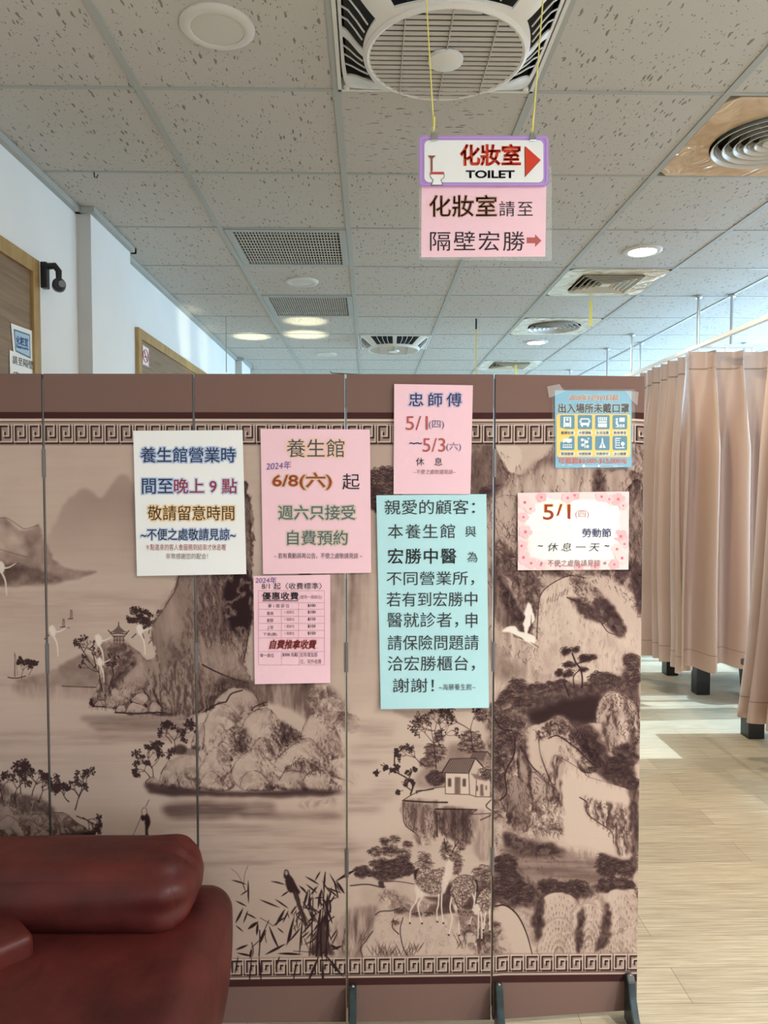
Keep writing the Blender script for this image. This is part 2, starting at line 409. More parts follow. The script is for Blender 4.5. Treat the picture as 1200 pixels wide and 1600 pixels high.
def fill(pts, val, soft=1, rough=0, alpha=1.0, tex=None, k=0, fade=None, curve=True):
    flush()
    p = cv(pts); p = smooth(p, True) if curve else p
    r = polymask(p, rough)
    if r is None: return
    s, m = r; m = blur(m, soft)*alpha
    if fade:                                      # fade towards an edge of the box: wet-in-wet wash
        n0, n1 = m.shape; ty = np.linspace(0, 1, n0)[:, None]; tx = np.linspace(0, 1, n1)[None]
        m = m*np.clip({'down': 1-ty, 'up': ty, 'right': 1-tx, 'left': tx}[fade]*1.3, 0, 1)
    v = val if tex is None else val+k*(tex[s]-.5)
    D[s] = D[s]*(1-m)+v*m
def hatch(pts, n, ang=-80, ln=9, w=.7, d=.8, jit=22, bend=.2, curve=True, prob=None):
    """short tapering texture strokes scattered inside an outline"""
    p = smooth(cv(pts), True) if curve else cv(pts); r = polymask(p)
    if r is None: return
    s, m = r; q = m.ravel()*(1 if prob is None else prob[s].ravel()); t = q.sum()
    if t <= 0: return
    idx = prng.choice(len(q), int(n*.6), p=q/t); ys, xs = np.unravel_index(idx, m.shape)
    for x, y in zip(xs+s[1].start, ys+s[0].start):
        a = math.radians(ang+prng.normal(0, jit)); L = ln*1.46*prng.uniform(.35, 1.2); bd = prng.uniform(-bend, bend)*L
        dx, dy = math.cos(a), -math.sin(a)
        stamp_line(smooth(np.array([[x, y], [x+dx*L*.5-dy*bd, y+dy*L*.5+dx*bd], [x+dx*L, y+dy*L]]), n=4), w*prng.uniform(.5, 1.9), .25, d*prng.uniform(.3, 1))
def rock(pts, base=.1, dark=.6, edge=.75, w=1.2, rough=3, vert=False, shade='right', outline=True, dens=1.0):
    """a boulder or crag: clean pale crown, brush-stroke texture to one side and to the foot"""
    flush(); p = smooth(cv(pts), True); r = polymask(p, rough)
    if r is None: return
    s, m = r; h, w_ = m.shape
    ty = np.linspace(0, 1, h)[:, None]*np.ones((1, w_)); tx = np.linspace(0, 1, w_)[None]*np.ones((h, 1))
    g = {'right': .65*tx+.35*ty, 'left': .65*(1-tx)+.35*ty, 'foot': ty, 'crown': 1-ty, 'none': .55+0*tx}[shade]
    B = (BRV if vert else BR)[s]
    inner = np.clip((1-blur(m, 7))*2.2, 0, 1)
    sh = np.clip(g*1.25-.35, 0, 1)
    v = base+dark*sh*(.25+1.0*(B-.3))+.55*dark*inner*np.clip(g+.2, 0, 1)*B+.55*dark*sh*np.clip((B-.62)*4, 0, 1)+.05*(B-.5)
    v = np.clip(v, base*.5, .98); mm = blur(m, 1); D[s] = D[s]*(1-mm)+v*mm
    pr = np.zeros((PH, PW), np.float32); pr[s] = m*np.clip(sh*.9+inner*g*.5, 0, 1)**1.5*(.15+B)
    area = m.sum()/2.1; size = math.sqrt(max(area, 1)); n = area/42*dens*(.35+dark)
    cx, cy = p[:, 0].mean(), p[:, 1].min()
    # strokes hang from the crown outwards
    q = pr[s].ravel(); t = q.sum()
    if t > 0:
        idx = prng.choice(len(q), int(min(n, 2600)), p=q/t); ys, xs = np.unravel_index(idx, m.shape)
        for x, y in zip(xs+s[1].start, ys+s[0].start):
            a = math.atan2((y-cy)+8, (x-cx)*(.25 if vert else .9))+prng.normal(0, .3); L = min(11, 3+size*.10)*prng.uniform(.4, 1.3)
            stamp_line(np.array([[x, y], [x+math.cos(a)*L*.5+prng.uniform(-1, 1), y+math.sin(a)*L*.5], [x+math.cos(a)*L, y+math.sin(a)*L]]), prng.uniform(.4, 1.5), .25, min(1, (dark+.3))*prng.uniform(.25, .95))
    if outline:
        c = np.vstack([p, p[:1]]); c = c+np.stack([N_fine[np.clip(c[:, 1].astype(int), 0, PH-1), np.clip(c[:, 0].astype(int), 0, PW-1)]-.5]*2, 1)*rough*1.5
        i = 0
        while i < len(c)-2:
            j = min(len(c), i+prng.randint(5, 16)); stamp_line(c[i:j], w*prng.uniform(.5, 1.3), w*.35, edge*prng.uniform(.6, 1)); i = j-1+(prng.rand() < .25)*4
    flush()
def clump(x, y, w, h, d=.85, n=None, base=.55):
    """rounded pine or broadleaf crown: dark body with rows of little scalloped arcs"""
    th = np.linspace(0, 2*math.pi, 22, endpoint=False); rr = 1+.12*prng.randn(22)
    fill(np.stack([x+np.cos(th)*w*rr*.48, y+np.sin(th)*h*rr*.48], 1), base, soft=2, rough=4, tex=N_fine, k=.5)
    s = TS[0]; n = n or int(w*h*s*s/9)
    for i in range(n):
        a = prng.uniform(0, 2*math.pi); q = math.sqrt(prng.rand())
        cx, cy = x+math.cos(a)*q*w*.5, y+math.sin(a)*q*h*.5; r = prng.uniform(1.6, 4)/s
        t = np.linspace(math.pi*prng.uniform(.95, 1.15), math.pi*prng.uniform(1.8, 2.05), 6)
        line(np.stack([cx+np.cos(t)*r, cy+np.sin(t)*r*.7], 1), prng.uniform(.5, 1.1), d*prng.uniform(.6, 1.05), curve=False)
    flush()
def twig(x, y, ang, ln, depth=3, w=1.2, dr=1.4, d=.9):
    a = math.radians(ang); s = TS[0]; x1 = x+math.cos(a)*ln/s; y1 = y-math.sin(a)*ln/s
    line([(x, y), ((x+x1)/2+prng.uniform(-1, 1)/s, (y+y1)/2+prng.uniform(-1, 1)/s), (x1, y1)], w, d, w*.6)
    if depth == 0:
        for k in range(5): dots([(x1+prng.uniform(-3, 3)/s, y1+prng.uniform(-3, 3)/s)], dr*prng.uniform(.6, 1.1), d)
        return
    for k in range(3):
        twig(x1, y1, ang+prng.uniform(-60, 60), ln*prng.uniform(.45, .8), depth-1, w*.7, dr, d)
def grass(x, y, n, ln, spread=35, d=.7, w=.6):
    for i in range(n):
        leaf(x+prng.uniform(-1, 1)*n*.9/TS[0], y+prng.uniform(-1, 1)/TS[0], 90+prng.uniform(-spread, spread), ln*prng.uniform(.5, 1.1), w, d, prng.uniform(-.2, .2))
def meander(y0, y1, flip):
    """Greek key band between two photo rows, with an offset printed shadow"""
    zoomed(1, 0, 0); h = y1-y0; pitch = 23.6
    key = [(0, 1), (0, 0), (.62, 0), (.62, .62), (.3, .62), (.3, .36)], [(.8, 0), (.8, 1), (.18, 1), (.18, .3)]
    for lay, (ox, oy, d, w) in enumerate(((2.4, 2.3, .97, 2.7), (0, 0, .0, 2.1))):
        for i in range(-8, 44):
            x = i*pitch
            k1 = [(0, .98), (0, .04), (.74, .04), (.74, .66), (.34, .66), (.34, .4)]
            k2 = [(1.0, .04), (1.0, .98), (.2, .98)] if False else [(0, .98), (.98, .98), (.98, .04)]
            for k in (k1, k2):
                pts = [(x+a*pitch*.86+ox, (y1-b*h if flip else y0+b*h)+oy) for a, b in k]
                line(pts, w, 1.0, curve=False)
        flush(d)
def build_print():
    zoomed(1, 0, 0)
    D[:] = .12+.10*(N_big-.5)+.05*(N_h-.5)
    # faint far hills, lake haze and water
    fill([(95, 800), (120, 768), (135, 764), (158, 778), (178, 752), (192, 742), (206, 752), (230, 800), (300, 830), (300, 900), (80, 880)], .33, 4, 3, .8, N_big, .15, 'down')
    fill([(-170, 770), (-110, 740), (-60, 790), (-30, 815), (0, 808), (12, 812), (30, 826), (45, 826), (60, 820), (72, 845), (85, 875), (110, 888), (150, 895), (60, 912), (-170, 915)], .40, 2, 4, .95, N_med, .5)
    fill([(-20, 825), (10, 822), (40, 850), (42, 868), (10, 862), (-25, 850)], .22, 5, 3, .8, N_med, .3)
    fill([(-40, 880), (40, 885), (95, 900), (80, 912), (0, 912), (-60, 910)], .62, 4, 5, .7, N_med, .8)
    line([(-5, 810), (10, 809), (25, 818), (38, 826), (52, 823), (60, 820)], .9, .5); line([(0, 858), (20, 864), (42, 870)], .9, .4); flush()
    for y, a in ((930, .3), (960, .2), (1055, .25), (1145, .35), (1180, .15)):
        fill([(-170, y), (290, y-3), (290, y+16), (-170, y+22)], .3, 5, 3, a, N_h, .5)
    # small sailing boats
    zoomed(.25, 0, 580)
    for x, y, h in ((440, 1548, 55), (392, 1600, 50)):
        line([(x, y), (x+2, y-h), (x+10, y-h+2), (x+10, y-6)], .8, .85, curve=False); line([(x-14, y), (x+15, y-2)], 1.2, .9)
    zoomed(.25, 0, 960)
    line([(50, 392), (100, 398), (160, 385)], 1.5, .9); line([(95, 390), (92, 240)], .8, .8); line([(88, 390), (96, 250), (110, 385)], .5, .6); twig(135, 405, 80, 14, 3, .8); twig(180, 380, 60, 10, 3, .7); flush()
    # spit, reflections and the pagoda island
    fill([(100, 425), (200, 385), (330, 345), (420, 300), (540, 250), (600, 330), (600, 450), (300, 440)], .38, 3, 4, .9, N_med, .4)
    line([(390, 448), (500, 452), (600, 455)], 1.4, .9); flush()
    fill([(100, 440), (600, 455), (700, 530), (200, 540)], .42, 6, 4, .55, N_v, .6, 'down')
    rock([(560, 560), (600, 480), (640, 330), (600, 240), (660, 170), (720, 185), (800, 190), (860, 230), (920, 290), (1000, 260), (1060, 330), (1110, 420), (1120, 620), (900, 620), (760, 590), (660, 575)], .34, .7, .5, .9, 5, True, 'foot')
    fill([(650, 190), (800, 180), (850, 330), (740, 420), (690, 380)], .62, 4, 5, .8, RGF, .7)
    rock([(650, 570), (700, 470), (760, 430), (830, 340), (890, 310), (920, 380), (930, 440), (860, 480), (780, 560)], .24, .4, .6, 1, 4, False, 'foot', False)
    for c in ([(590, 570), (605, 540), (650, 535), (655, 570)], [(725, 605), (740, 570), (780, 572), (785, 610)], [(790, 620), (800, 570), (840, 545), (890, 560), (930, 600), (860, 625)], [(820, 540), (850, 500), (905, 490), (930, 530), (890, 560)], [(1005, 540), (1010, 480), (1050, 485), (1065, 560), (1030, 590)], [(930, 600), (960, 540), (1010, 580), (1000, 620)]):
        rock(c, .2, .35, .95, 1.5, 2, False, 'foot')
    line([(580, 572), (660, 578)], 1.5, .95); line([(720, 612), (860, 618), (1000, 612), (1080, 628)], 2.2, .95); flush()
    for y, x0, x1, d in ((650, 560, 1110, .5), (690, 600, 1110, .55), (715, 640, 1080, .4), (780, 660, 1100, .3)):
        fill([(x0, y-14), (x1, y-18), (x1+60, y+14), (x0+20, y+16)], d, 5, 3, .75, N_h, .3)
    # pagoda
    fill([(708, 180), (712, 135), (775, 135), (780, 180)], .35, 1, 0, 1, curve=False)
    for x in (715, 732, 750, 772): line([(x, 182), (x, 136)], .8, .95)
    line([(676, 98), (700, 118), (742, 118), (785, 120), (806, 100)], 1.2, .95); line([(690, 112), (725, 95), (742, 70), (758, 95), (795, 112)], 1.0, .9); line([(742, 48), (742, 72)], 1.2, .95); line([(705, 135), (780, 135)], 1.2, .95); line([(708, 160), (778, 160)], .7, .8)
    line([(690, 118), (712, 135)], .9, .9); line([(795, 118), (776, 135)], .9, .9); flush()
    fill([(706, 112), (742, 76), (780, 112)], .6, 1, 1, .9)
    for t in ((600, 330, 100, 26), (640, 480, 100, 30), (560, 300, 120, 18), (680, 460, 70, 22)): twig(*t, 2, 1.6, 1.3)
    for t in ((900, 150, 100, 16), (930, 180, 60, 20), (890, 90, 120, 14), (1010, 165, 20, 18), (960, 130, 40, 15), (930, 120, 90, 12)): twig(*t, 3, 1.2, 1.5)
    line([(1000, 170), (1030, 150), (1070, 165)], 1.3, .9); flush()
    # white cranes over the lake
    def crane(x, y, s=1):
        fill([(x-18*s, y-20*s), (x+5*s, y-40*s), (x+25*s, y-10*s), (x+20*s, y+20*s), (x, y+25*s)], -.55, 1, 1)
        line([(x+15*s, y), (x+50*s, y-5*s), (x+95*s, y-30*s)], 2.6*s, .9, 1); line([(x+5*s, y+15*s), (x+30*s, y+70*s), (x+38*s, y+150*s)], 3*s, .8, 1.5); flush(-.5)
        line([(x+90*s, y-28*s), (x+110*s, y-26*s)], .8, .8); line([(x-20*s, y+20*s), (x-45*s, y+45*s)], 1.4, .85); flush()
    crane(870, 100); crane(610, 165); crane(620, 300, .8); crane(325, 110, 1.0); crane(0, -290, 1.1)
    # lower left island with trees, and the fisherman
    rock([(-700, 1440), (-700, 1150), (-400, 1130), (-100, 1160), (30, 1190), (120, 1240), (300, 1240), (400, 1240), (480, 1300), (545, 1345), (520, 1400), (0, 1425)], .3, .45, .85, 1.2, 3, False, 'foot')
    fill([(-700, 1100), (-100, 1060), (20, 1050), (120, 1130), (250, 1130), (330, 1200), (330, 1240), (130, 1230), (30, 1190), (-100, 1170), (-700, 1170)], .62, 4, 7, .9, RGF, .6)
    for c in ([(-10, 1330), (40, 1260), (110, 1290), (200, 1390), (100, 1400)], [(200, 1260), (240, 1250), (280, 1300), (240, 1320)], [(220, 1390), (260, 1350), (310, 1360), (330, 1400)]): rock(c, .25, .4, .8, 1.1, 2, False, 'foot')
    fill([(-700, 1400), (0, 1405), (340, 1385), (530, 1350), (520, 1415), (0, 1420), (-700, 1425)], .78, 3, 2, .9, N_h, .4)
    for x, y in ((90, 1160), (130, 1120), (200, 1130), (160, 1080), (240, 1170), (20, 1170)): twig(x, y, prng.uniform(60, 120), 18, 3, 1.6, 1.3)
    for t in ((230, 1060, 130, 14), (260, 1080, 20, 12), (470, 1220, 75, 22), (490, 1150, 60, 20), (430, 1170, 130, 12), (480, 1260, -20, 18), (520, 1270, -30, 14)): twig(*t, 3, 1.8, 1.3)
    grass(20, 1200, 16, 14); grass(120, 1250, 10, 8); flush()
    fill([(905, 1265), (915, 1240), (935, 1270), (938, 1310), (925, 1345), (928, 1405), (910, 1400), (908, 1330)], .97, 1, 0); fill([(880, 1260), (900, 1255), (912, 1275), (890, 1290)], .97, 1, 0)
    th = np.linspace(0, 6.3, 14); fill(np.stack([902+16*np.cos(th), 1232+25*np.sin(th)], 1), .1, 1, 0); line(np.stack([902+16*np.cos(th), 1232+25*np.sin(th)], 1), .7, .9)
    line([(932, 1158), (912, 1200)], .8, .9); line([(885, 1260), (830, 1385)], .7, .85); line([(815, 1395), (860, 1412), (960, 1412), (1055, 1410)], 1.6, .95); line([(812, 1385), (825, 1390), (820, 1410)], 2, .95); line([(970, 1410), (985, 1392)], 2, .95); fill([(870, 1410), (875, 1388), (900, 1385), (912, 1410)], .8, 1, 0); flush()
    # the great cliff on the second and third panel
    zoomed(.2833, 220, 880)
    rock([(60, 360), (130, 230), (180, 150), (205, 60), (240, -260), (330, -420), (560, -480), (620, -200), (610, 60), (600, 350), (570, 520), (620, 660), (700, 760), (560, 820), (420, 800), (320, 830), (180, 800), (100, 560)], .42, .5, .6, 1.0, 6, True, 'right')
    fill([(330, 70), (420, 60), (470, 200), (500, 330), (450, 420), (350, 380), (320, 200)], .62, 8, 8, .6, N_v, .9)
    fill([(470, 80), (600, 60), (600, 330), (560, 440), (500, 370), (460, 250)], .78, 5, 8, .9, RG, -.7)
    fill([(320, 440), (560, 400), (580, 560), (560, 640), (330, 620)], .3, 12, 6, .7, N_med, .4)
    fill([(60, 330), (190, 150), (240, 300), (180, 430)], .3, 12, 6, .6, N_v, .4)
    line([(610, 40), (612, 250), (590, 420), (570, 530)], 1.4, .9); line([(210, 70), (190, 150), (140, 230), (70, 330)], 1.2, .6); line([(340, 560), (420, 600), (520, 640), (620, 665)], 2.5, .85, 1.2); flush()
    fill([(420, 640), (520, 640), (600, 670), (560, 720), (460, 730), (410, 700)], .75, 5, 7, .8, RGF, .5)
    fill([(120, 600), (320, 560), (320, 820), (150, 810)], .55, 8, 8, .6, RGV, .5)
    hatch([(330, 60), (600, 40), (610, 330), (570, 520), (480, 440), (340, 420)], 900, -82, 12, .9, .85, 16, prob=BRV)
    hatch([(420, 640), (600, 650), (640, 740), (460, 740)], 160, -40, 7, .9, .9, 40); hatch([(130, 560), (320, 480), (330, 820), (160, 810)], 260, -80, 10, .8, .6, 20, prob=BRV); flush()
    # falls and hanging rock between panels three and four
    fill([(620, 640), (940, 640), (960, 760), (940, 860), (820, 800), (640, 740)], .42, 4, 5, .9, N_v, .6)
    fill([(870, -100), (940, -100), (940, 770), (900, 800), (880, 500)], .72, 4, 5, .9, N_v, .5)
    for x0, d in ((960, .3), (1000, .42), (1040, .25), (1075, .5), (1110, .35), (1160, .75), (1200, .45), (1240, .3)):
        fill([(x0, -60), (x0+28, -60), (x0+10, 300), (x0-20, 640), (x0-40, 640), (x0-15, 300)], d, 6, 3, .85, N_v, .4, 'down', False)
    fill([(940, 700), (1020, 680), (1120, 760), (1140, 900), (1000, 860), (930, 800)], .5, 6, 8, .8, RGF, .8)
    clump(1160, 890, 90, 110, .9); clump(1120, 850, 60, 60, .8)
    # the pale mounds
    for c, a in (([(400, 800), (470, 700), (560, 690), (640, 740), (660, 860), (560, 900)], .22), ([(330, 1000), (350, 880), (400, 800), (450, 775), (520, 820), (560, 900), (550, 1060), (420, 1090)], .14), ([(560, 1000), (570, 880), (620, 820), (700, 800), (760, 860), (810, 940), (790, 1060), (640, 1080)], .14), ([(280, 1010), (320, 900), (350, 900), (340, 1030)], .2),
                 ([(880, 960), (930, 840), (990, 840), (1060, 890), (1095, 960), (1130, 1060), (1000, 1080), (900, 1010)], .15), ([(740, 1100), (800, 1030), (870, 980), (930, 965), (1000, 1030), (1050, 1110), (1110, 1180), (900, 1180), (780, 1150)], .14), ([(400, 1080), (440, 990), (490, 1010), (510, 1080)], .15), ([(600, 1080), (640, 970), (700, 970), (730, 1040), (710, 1090)], .15),
                 ([(110, 1230), (120, 1140), (180, 1080), (280, 1060), (330, 1080), (330, 1240), (220, 1245)], .2), ([(320, 1150), (380, 1040), (420, 1020), (480, 1080), (520, 1170), (500, 1245), (360, 1245)], .15), ([(500, 1150), (560, 1060), (640, 1020), (700, 1080), (760, 1150), (740, 1240), (560, 1245)], .15), ([(330, 1240), (350, 1170), (400, 1150), (470, 1220), (480, 1250)], .15), ([(550, 1220), (580, 1160), (650, 1150), (720, 1220), (720, 1250), (580, 1250)], .15), ([(760, 1240), (800, 1150), (900, 1160), (960, 1250)], .2), ([(900, 1190), (960, 1140), (1010, 1150), (1060, 1200), (1110, 1240), (1060, 1265), (940, 1255)], .14)):
        rock(c, a, .5, .85, 1.0, 3, False, 'foot' if a > .17 else 'right')
    fill([(720, 950), (780, 880), (850, 930), (900, 970), (800, 1010), (740, 1060)], .7, 4, 8, .8, RGF, .9); fill([(500, 920), (560, 900), (600, 960), (560, 1040), (500, 1050)], .6, 4, 8, .7, RGF, .9); fill([(800, 1130), (900, 1080), (1000, 1130), (960, 1160), (860, 1150)], .7, 3, 8, .7, RGF, .9)
    line([(380, 810), (385, 795), (440, 770), (470, 765)], 2, .95); line([(470, 765), (500, 720), (560, 700)], 2, .95); line([(610, 810), (630, 790), (690, 765)], 1.6, .95); flush()
    for i in range(12): line([(230+i*8, 1020+prng.uniform(-4, 4)), (228+i*8, 1055)], 1.1, .85)
    for t in ((190, 1040, 95, 18), (170, 990, 130, 14), (220, 980, 60, 14), (70, 1200, 95, 22), (60, 1130, 110, 16), (80, 1090, 60, 14), (50, 1180, 130, 12)): twig(*t, 3, 1.4, 1.4)
    fill([(160, 1050), (210, 1000), (250, 1030), (240, 1060)], .9, 2, 5, .8); flush()
    rock([(30, 1215), (60, 1180), (105, 1200), (110, 1225)], .2, .3, .9, 1.2, 2)
    hatch([(720, 950), (790, 870), (900, 960), (800, 1020), (740, 1070)], 260, -55, 9, .9, .92, 30); hatch([(490, 920), (560, 900), (600, 980), (540, 1060), (500, 1050)], 160, -60, 9, .9, .9, 30); hatch([(790, 1130), (900, 1070), (1010, 1130), (960, 1165), (850, 1150)], 200, -60, 8, .9, .92, 35)
    hatch([(920, 820), (1120, 800), (1140, 900), (1080, 930)], 120, -30, 7, .8, .7, 60); flush()
    # black shoreline and its reflections
    fill([(20, 1212), (130, 1225), (330, 1250), (600, 1262), (860, 1245), (1120, 1255), (1120, 1275), (700, 1290), (330, 1285), (80, 1275)], .88, 4, 3, .9, N_h, .3)
    fill([(130, 1330), (330, 1310), (560, 1330), (560, 1390), (330, 1405), (160, 1400)], .66, 8, 4, .8, N_h, .5); fill([(560, 1330), (740, 1320), (760, 1370), (1100, 1380), (1100, 1420), (700, 1410), (560, 1400)], .5, 7, 4, .75, N_h, .5)
    fill([(140, 1450), (600, 1440), (1110, 1490), (1110, 1520), (400, 1500)], .3, 6, 4, .6, N_h, .4); fill([(880, 1320), (1000, 1295), (1080, 1300), (1060, 1340), (900, 1345)], .3, 4, 5, .6, RGF, .5)
    fill([(1040, 1110), (1180, 1130), (1180, 1240), (1100, 1230)], .4, 5, 6, .7, RGF, .7); line([(1090, 1185), (1140, 1200), (1170, 1215)], 3, .9, 1); flush()
    zoomed(1, 0, 0)
    for y in (1320, 1344): fill([(320, y), (545, y-4), (545, y+9), (320, y+10)], .27, 5, 3, .6, N_h, .5)
    # top of panels four and five: dark hills, trees and the valley behind the notices
    fill([(545, 690), (620, 700), (770, 690), (770, 800), (545, 860)], .2, 6, 4, .6)
    clump(600, 752, 60, 46, .95); clump(580, 775, 50, 40, .95, None, .75); clump(610, 790, 60, 40, .9)
    rock([(735, 830), (728, 770), (733, 705), (742, 672), (756, 672), (772, 690), (784, 712), (800, 738), (825, 740), (850, 715), (862, 700), (880, 690), (1010, 690), (1010, 860), (770, 860)], .28, .62, .6, 1, 5, True, 'none')
    fill([(772, 690), (784, 695), (805, 695), (815, 712), (806, 735), (797, 738), (785, 720)], .05, 1, 2)
    fill([(738, 675), (756, 672), (784, 730), (790, 770), (740, 780)], .58, 4, 5, .8, N_med, .5); fill([(850, 715), (870, 700), (868, 770), (835, 785), (800, 760)], .5, 6, 6, .8, N_v, .6)
    fill([(855, 780), (862, 745), (890, 730), (915, 740), (930, 770), (932, 790), (860, 800)], .2, 4, 3, .9, N_v, .3)
    fill([(923, 726), (975, 722), (970, 750), (940, 770), (933, 765)], .85, 3, 6, .95, RGF, -.5); fill([(955, 740), (976, 735), (970, 760), (950, 770)], .2, 2, 4, .9)
    for x, y, w, h in ((745, 800, 50, 40), (770, 770, 46, 20), (790, 765, 40, 16), (758, 830, 40, 50)): clump(x, y, w, h, .95, None, .7)
    # the waterfall cliffs of the last panel
    fill([(765, 780), (1005, 770), (1005, 1160), (765, 1160)], .2, 8, 5, .9, N_v, .5)
    rock([(772, 805), (775, 778), (800, 775), (815, 790), (830, 860), (830, 900), (800, 870), (780, 840)], .2, .5, .7, 1, 5, True, 'right')
    rock([(975, 780), (1003, 760), (1003, 930), (990, 915), (984, 860)], .4, .6, .8, 1.2, 5, True, 'none')
    fill([(775, 845), (840, 895), (842, 950), (838, 1000), (825, 960), (800, 930), (775, 900)], .66, 6, 8, .85, RGF, .8)
    fill([(768, 880), (800, 930), (815, 975), (800, 985), (770, 960)], .6, 6, 7, .8, N_v, .7)
    fill([(830, 895), (870, 885), (900, 900), (985, 880), (1003, 895), (1003, 960), (985, 930), (950, 905), (900, 905)], .7, 4, 7, .85, RGF, .8)
    rock([(838, 1050), (841, 945), (848, 925), (868, 910), (890, 902), (915, 908), (935, 930), (970, 920), (1003, 955), (1003, 1060)], .08, .12, .8, 1.1, 3, True, 'none', False)
    line([(838, 1000), (841, 945), (848, 925), (868, 910), (890, 902), (915, 906)], 1.4, .85); flush()
    fill([(890, 908), (915, 912), (945, 935), (962, 958), (966, 975), (975, 985), (968, 995), (950, 985), (930, 965), (915, 950)], .65, 4, 7, .9, RGF, .9)
    fill([(885, 935), (915, 950), (930, 965), (918, 968), (900, 955)], .75, 3, 6, .8, RGF, .9); line([(885, 936), (905, 945), (922, 955), (935, 966)], 1.8, .9); line([(912, 962), (935, 972), (950, 990), (974, 995)], 2.2, .85, .8); flush()
    fill([(910, 910), (950, 905), (1003, 955), (1003, 1000), (960, 950)], .14, 6, 4, .8)
    for i in range(14):
        x = 855+i*2.4+prng.uniform(-1, 1); y = 938-i*1.3+prng.uniform(-4, 4); line([(x, y), (x-1, y+prng.uniform(5, 9))], .7, .75)
    for r in ((860, 1010, 850, 1060), (880, 1000, 900, 1040), (930, 990, 960, 1020)): fill([(r[0], r[1]), (r[0]+14, r[1]+5), (r[2]+10, r[3]), (r[2]-6, r[3]-6)], .3, 7, 6, .6, N_med, .4)
    hatch([(768, 800), (840, 860), (842, 1000), (800, 1060), (768, 1000)], 420, -70, 11, .8, .85, 30, prob=BR)
    hatch([(828, 885), (900, 890), (1003, 880), (1003, 970), (960, 925), (900, 905)], 330, -60, 8, .8, .9, 40, prob=BR)
    hatch([(890, 908), (930, 920), (965, 965), (975, 990), (940, 980), (905, 945)], 300, -50, 6, .8, .92, 45, prob=BR)
    hatch([(735, 690), (770, 700), (860, 740), (1003, 720), (1003, 860), (770, 830), (735, 800)], 520, -78, 11, .8, .8, 22, prob=BRV)
    hatch([(772, 1040), (838, 980), (845, 1060), (780, 1080)], 120, -65, 9, .6, .5, 30); flush()
    for P_ in ([(936, 936), (966, 962), (976, 990), (962, 994), (945, 975)], [(896, 938), (925, 952), (940, 970), (925, 972), (905, 958)], [(985, 900), (1003, 890), (1003, 960), (990, 935)], [(925, 745), (940, 735), (945, 800), (936, 830), (928, 790)], [(775, 900), (800, 930), (830, 990), (822, 1000), (795, 960)], [(960, 840), (985, 880), (975, 900), (950, 870)]): fill(P_, .86, 3, 7, .85, BR, -.5)
    # white egret
    zoomed(.25, 760, 640)
    fill([(240, 1400), (232, 1340), (246, 1250), (262, 1210), (290, 1270), (292, 1330), (262, 1370), (255, 1410)], -.75, 1, 2); fill([(100, 1385), (140, 1358), (180, 1362), (200, 1390), (240, 1400), (290, 1420), (305, 1445), (290, 1470), (240, 1450), (195, 1430), (150, 1395)], -.75, 1, 1)
    for i in range(8): line([(258+i*2, 1400-i*3), (285-i, 1380-i*13)], .9, .8)
    for i in range(6): line([(165+i*10, 1405+i*5), (175+i*11, 1425+i*4)], 1.2, .85)
    line([(275, 1460), (322, 1492)], 1, .8); flush()
    for i in range(9): line([(240+i*3, 1340-i*12), (292-i*2, 1300-i*10)], .5, .6)
    flush(-.4)
    # dark pines and crags, lower half of the last panel
    zoomed(.2083, 760, 980)
    fill([(60, 150), (150, 200), (250, 300), (300, 330), (200, 400), (80, 380)], .42, 8, 8, .8, N_med, .6)
    fill([(40, 620), (90, 520), (200, 420), (350, 440), (500, 430), (600, 440), (740, 440), (830, 350), (940, 370), (1010, 360), (1030, 250), (1130, 240), (1150, 560), (1080, 560), (980, 500), (880, 540), (820, 640), (800, 740), (640, 740), (540, 680), (400, 740), (330, 740), (240, 800), (100, 800)], .72, 4, 7, .97, N_fine, .45)
    fill([(320, 640), (560, 580), (840, 520), (830, 620), (800, 720), (660, 740), (540, 690), (400, 735), (320, 720)], .98, 6, 7, .95)
    for x, y, w, h in ((230, 450, 130, 120), (380, 480, 130, 100), (480, 470, 110, 90), (160, 530, 110, 100), (560, 440, 90, 80), (830, 400, 130, 110), (910, 400, 110, 90), (960, 430, 130, 100), (1090, 260, 130, 120), (1090, 380, 130, 150), (770, 460, 90, 90), (100, 600, 110, 110), (280, 570, 150, 90)): clump(x, y, w, h, .97, None, .62)
    for x, y, w, h in ((590, 195, 70, 60), (660, 185, 70, 50), (740, 250, 100, 55), (800, 240, 60, 35), (620, 300, 110, 45), (540, 360, 60, 60), (610, 365, 90, 60), (720, 340, 70, 40)): clump(x, y, w, h, .98, None, .85)
    line([(640, 215), (665, 280), (700, 330), (715, 400), (712, 470)], 2.4, .95); line([(700, 330), (650, 390), (655, 470)], 1.6, .95); line([(680, 290), (740, 270)], 1.6, .95); line([(580, 440), (620, 540)], 2, .95); flush()
    rock([(820, 720), (830, 610), (870, 530), (960, 495), (1040, 530), (1100, 570), (1150, 570), (1150, 860), (1040, 880), (920, 940), (880, 760)], .2, .55, .85, 1.2, 3, True, 'right')
    fill([(860, 540), (960, 500), (1050, 560), (1000, 640), (880, 660), (830, 650)], .35, 4, 8, .7, RGF, .7); fill([(880, 700), (960, 690), (1000, 850), (930, 940), (900, 860)], .62, 3, 6, .9, RGV, .7); fill([(1000, 690), (1050, 700), (1060, 860), (980, 910), (1000, 800)], .12, 2, 3, .95)
    for i in range(40): dots([(prng.uniform(860, 1030), prng.uniform(510, 600))], prng.uniform(.5, 1), .8)
    rock([(690, 760), (860, 730), (890, 840), (910, 930), (830, 950), (780, 850)], .15, .4, .8, 1.1, 3, True, 'left')
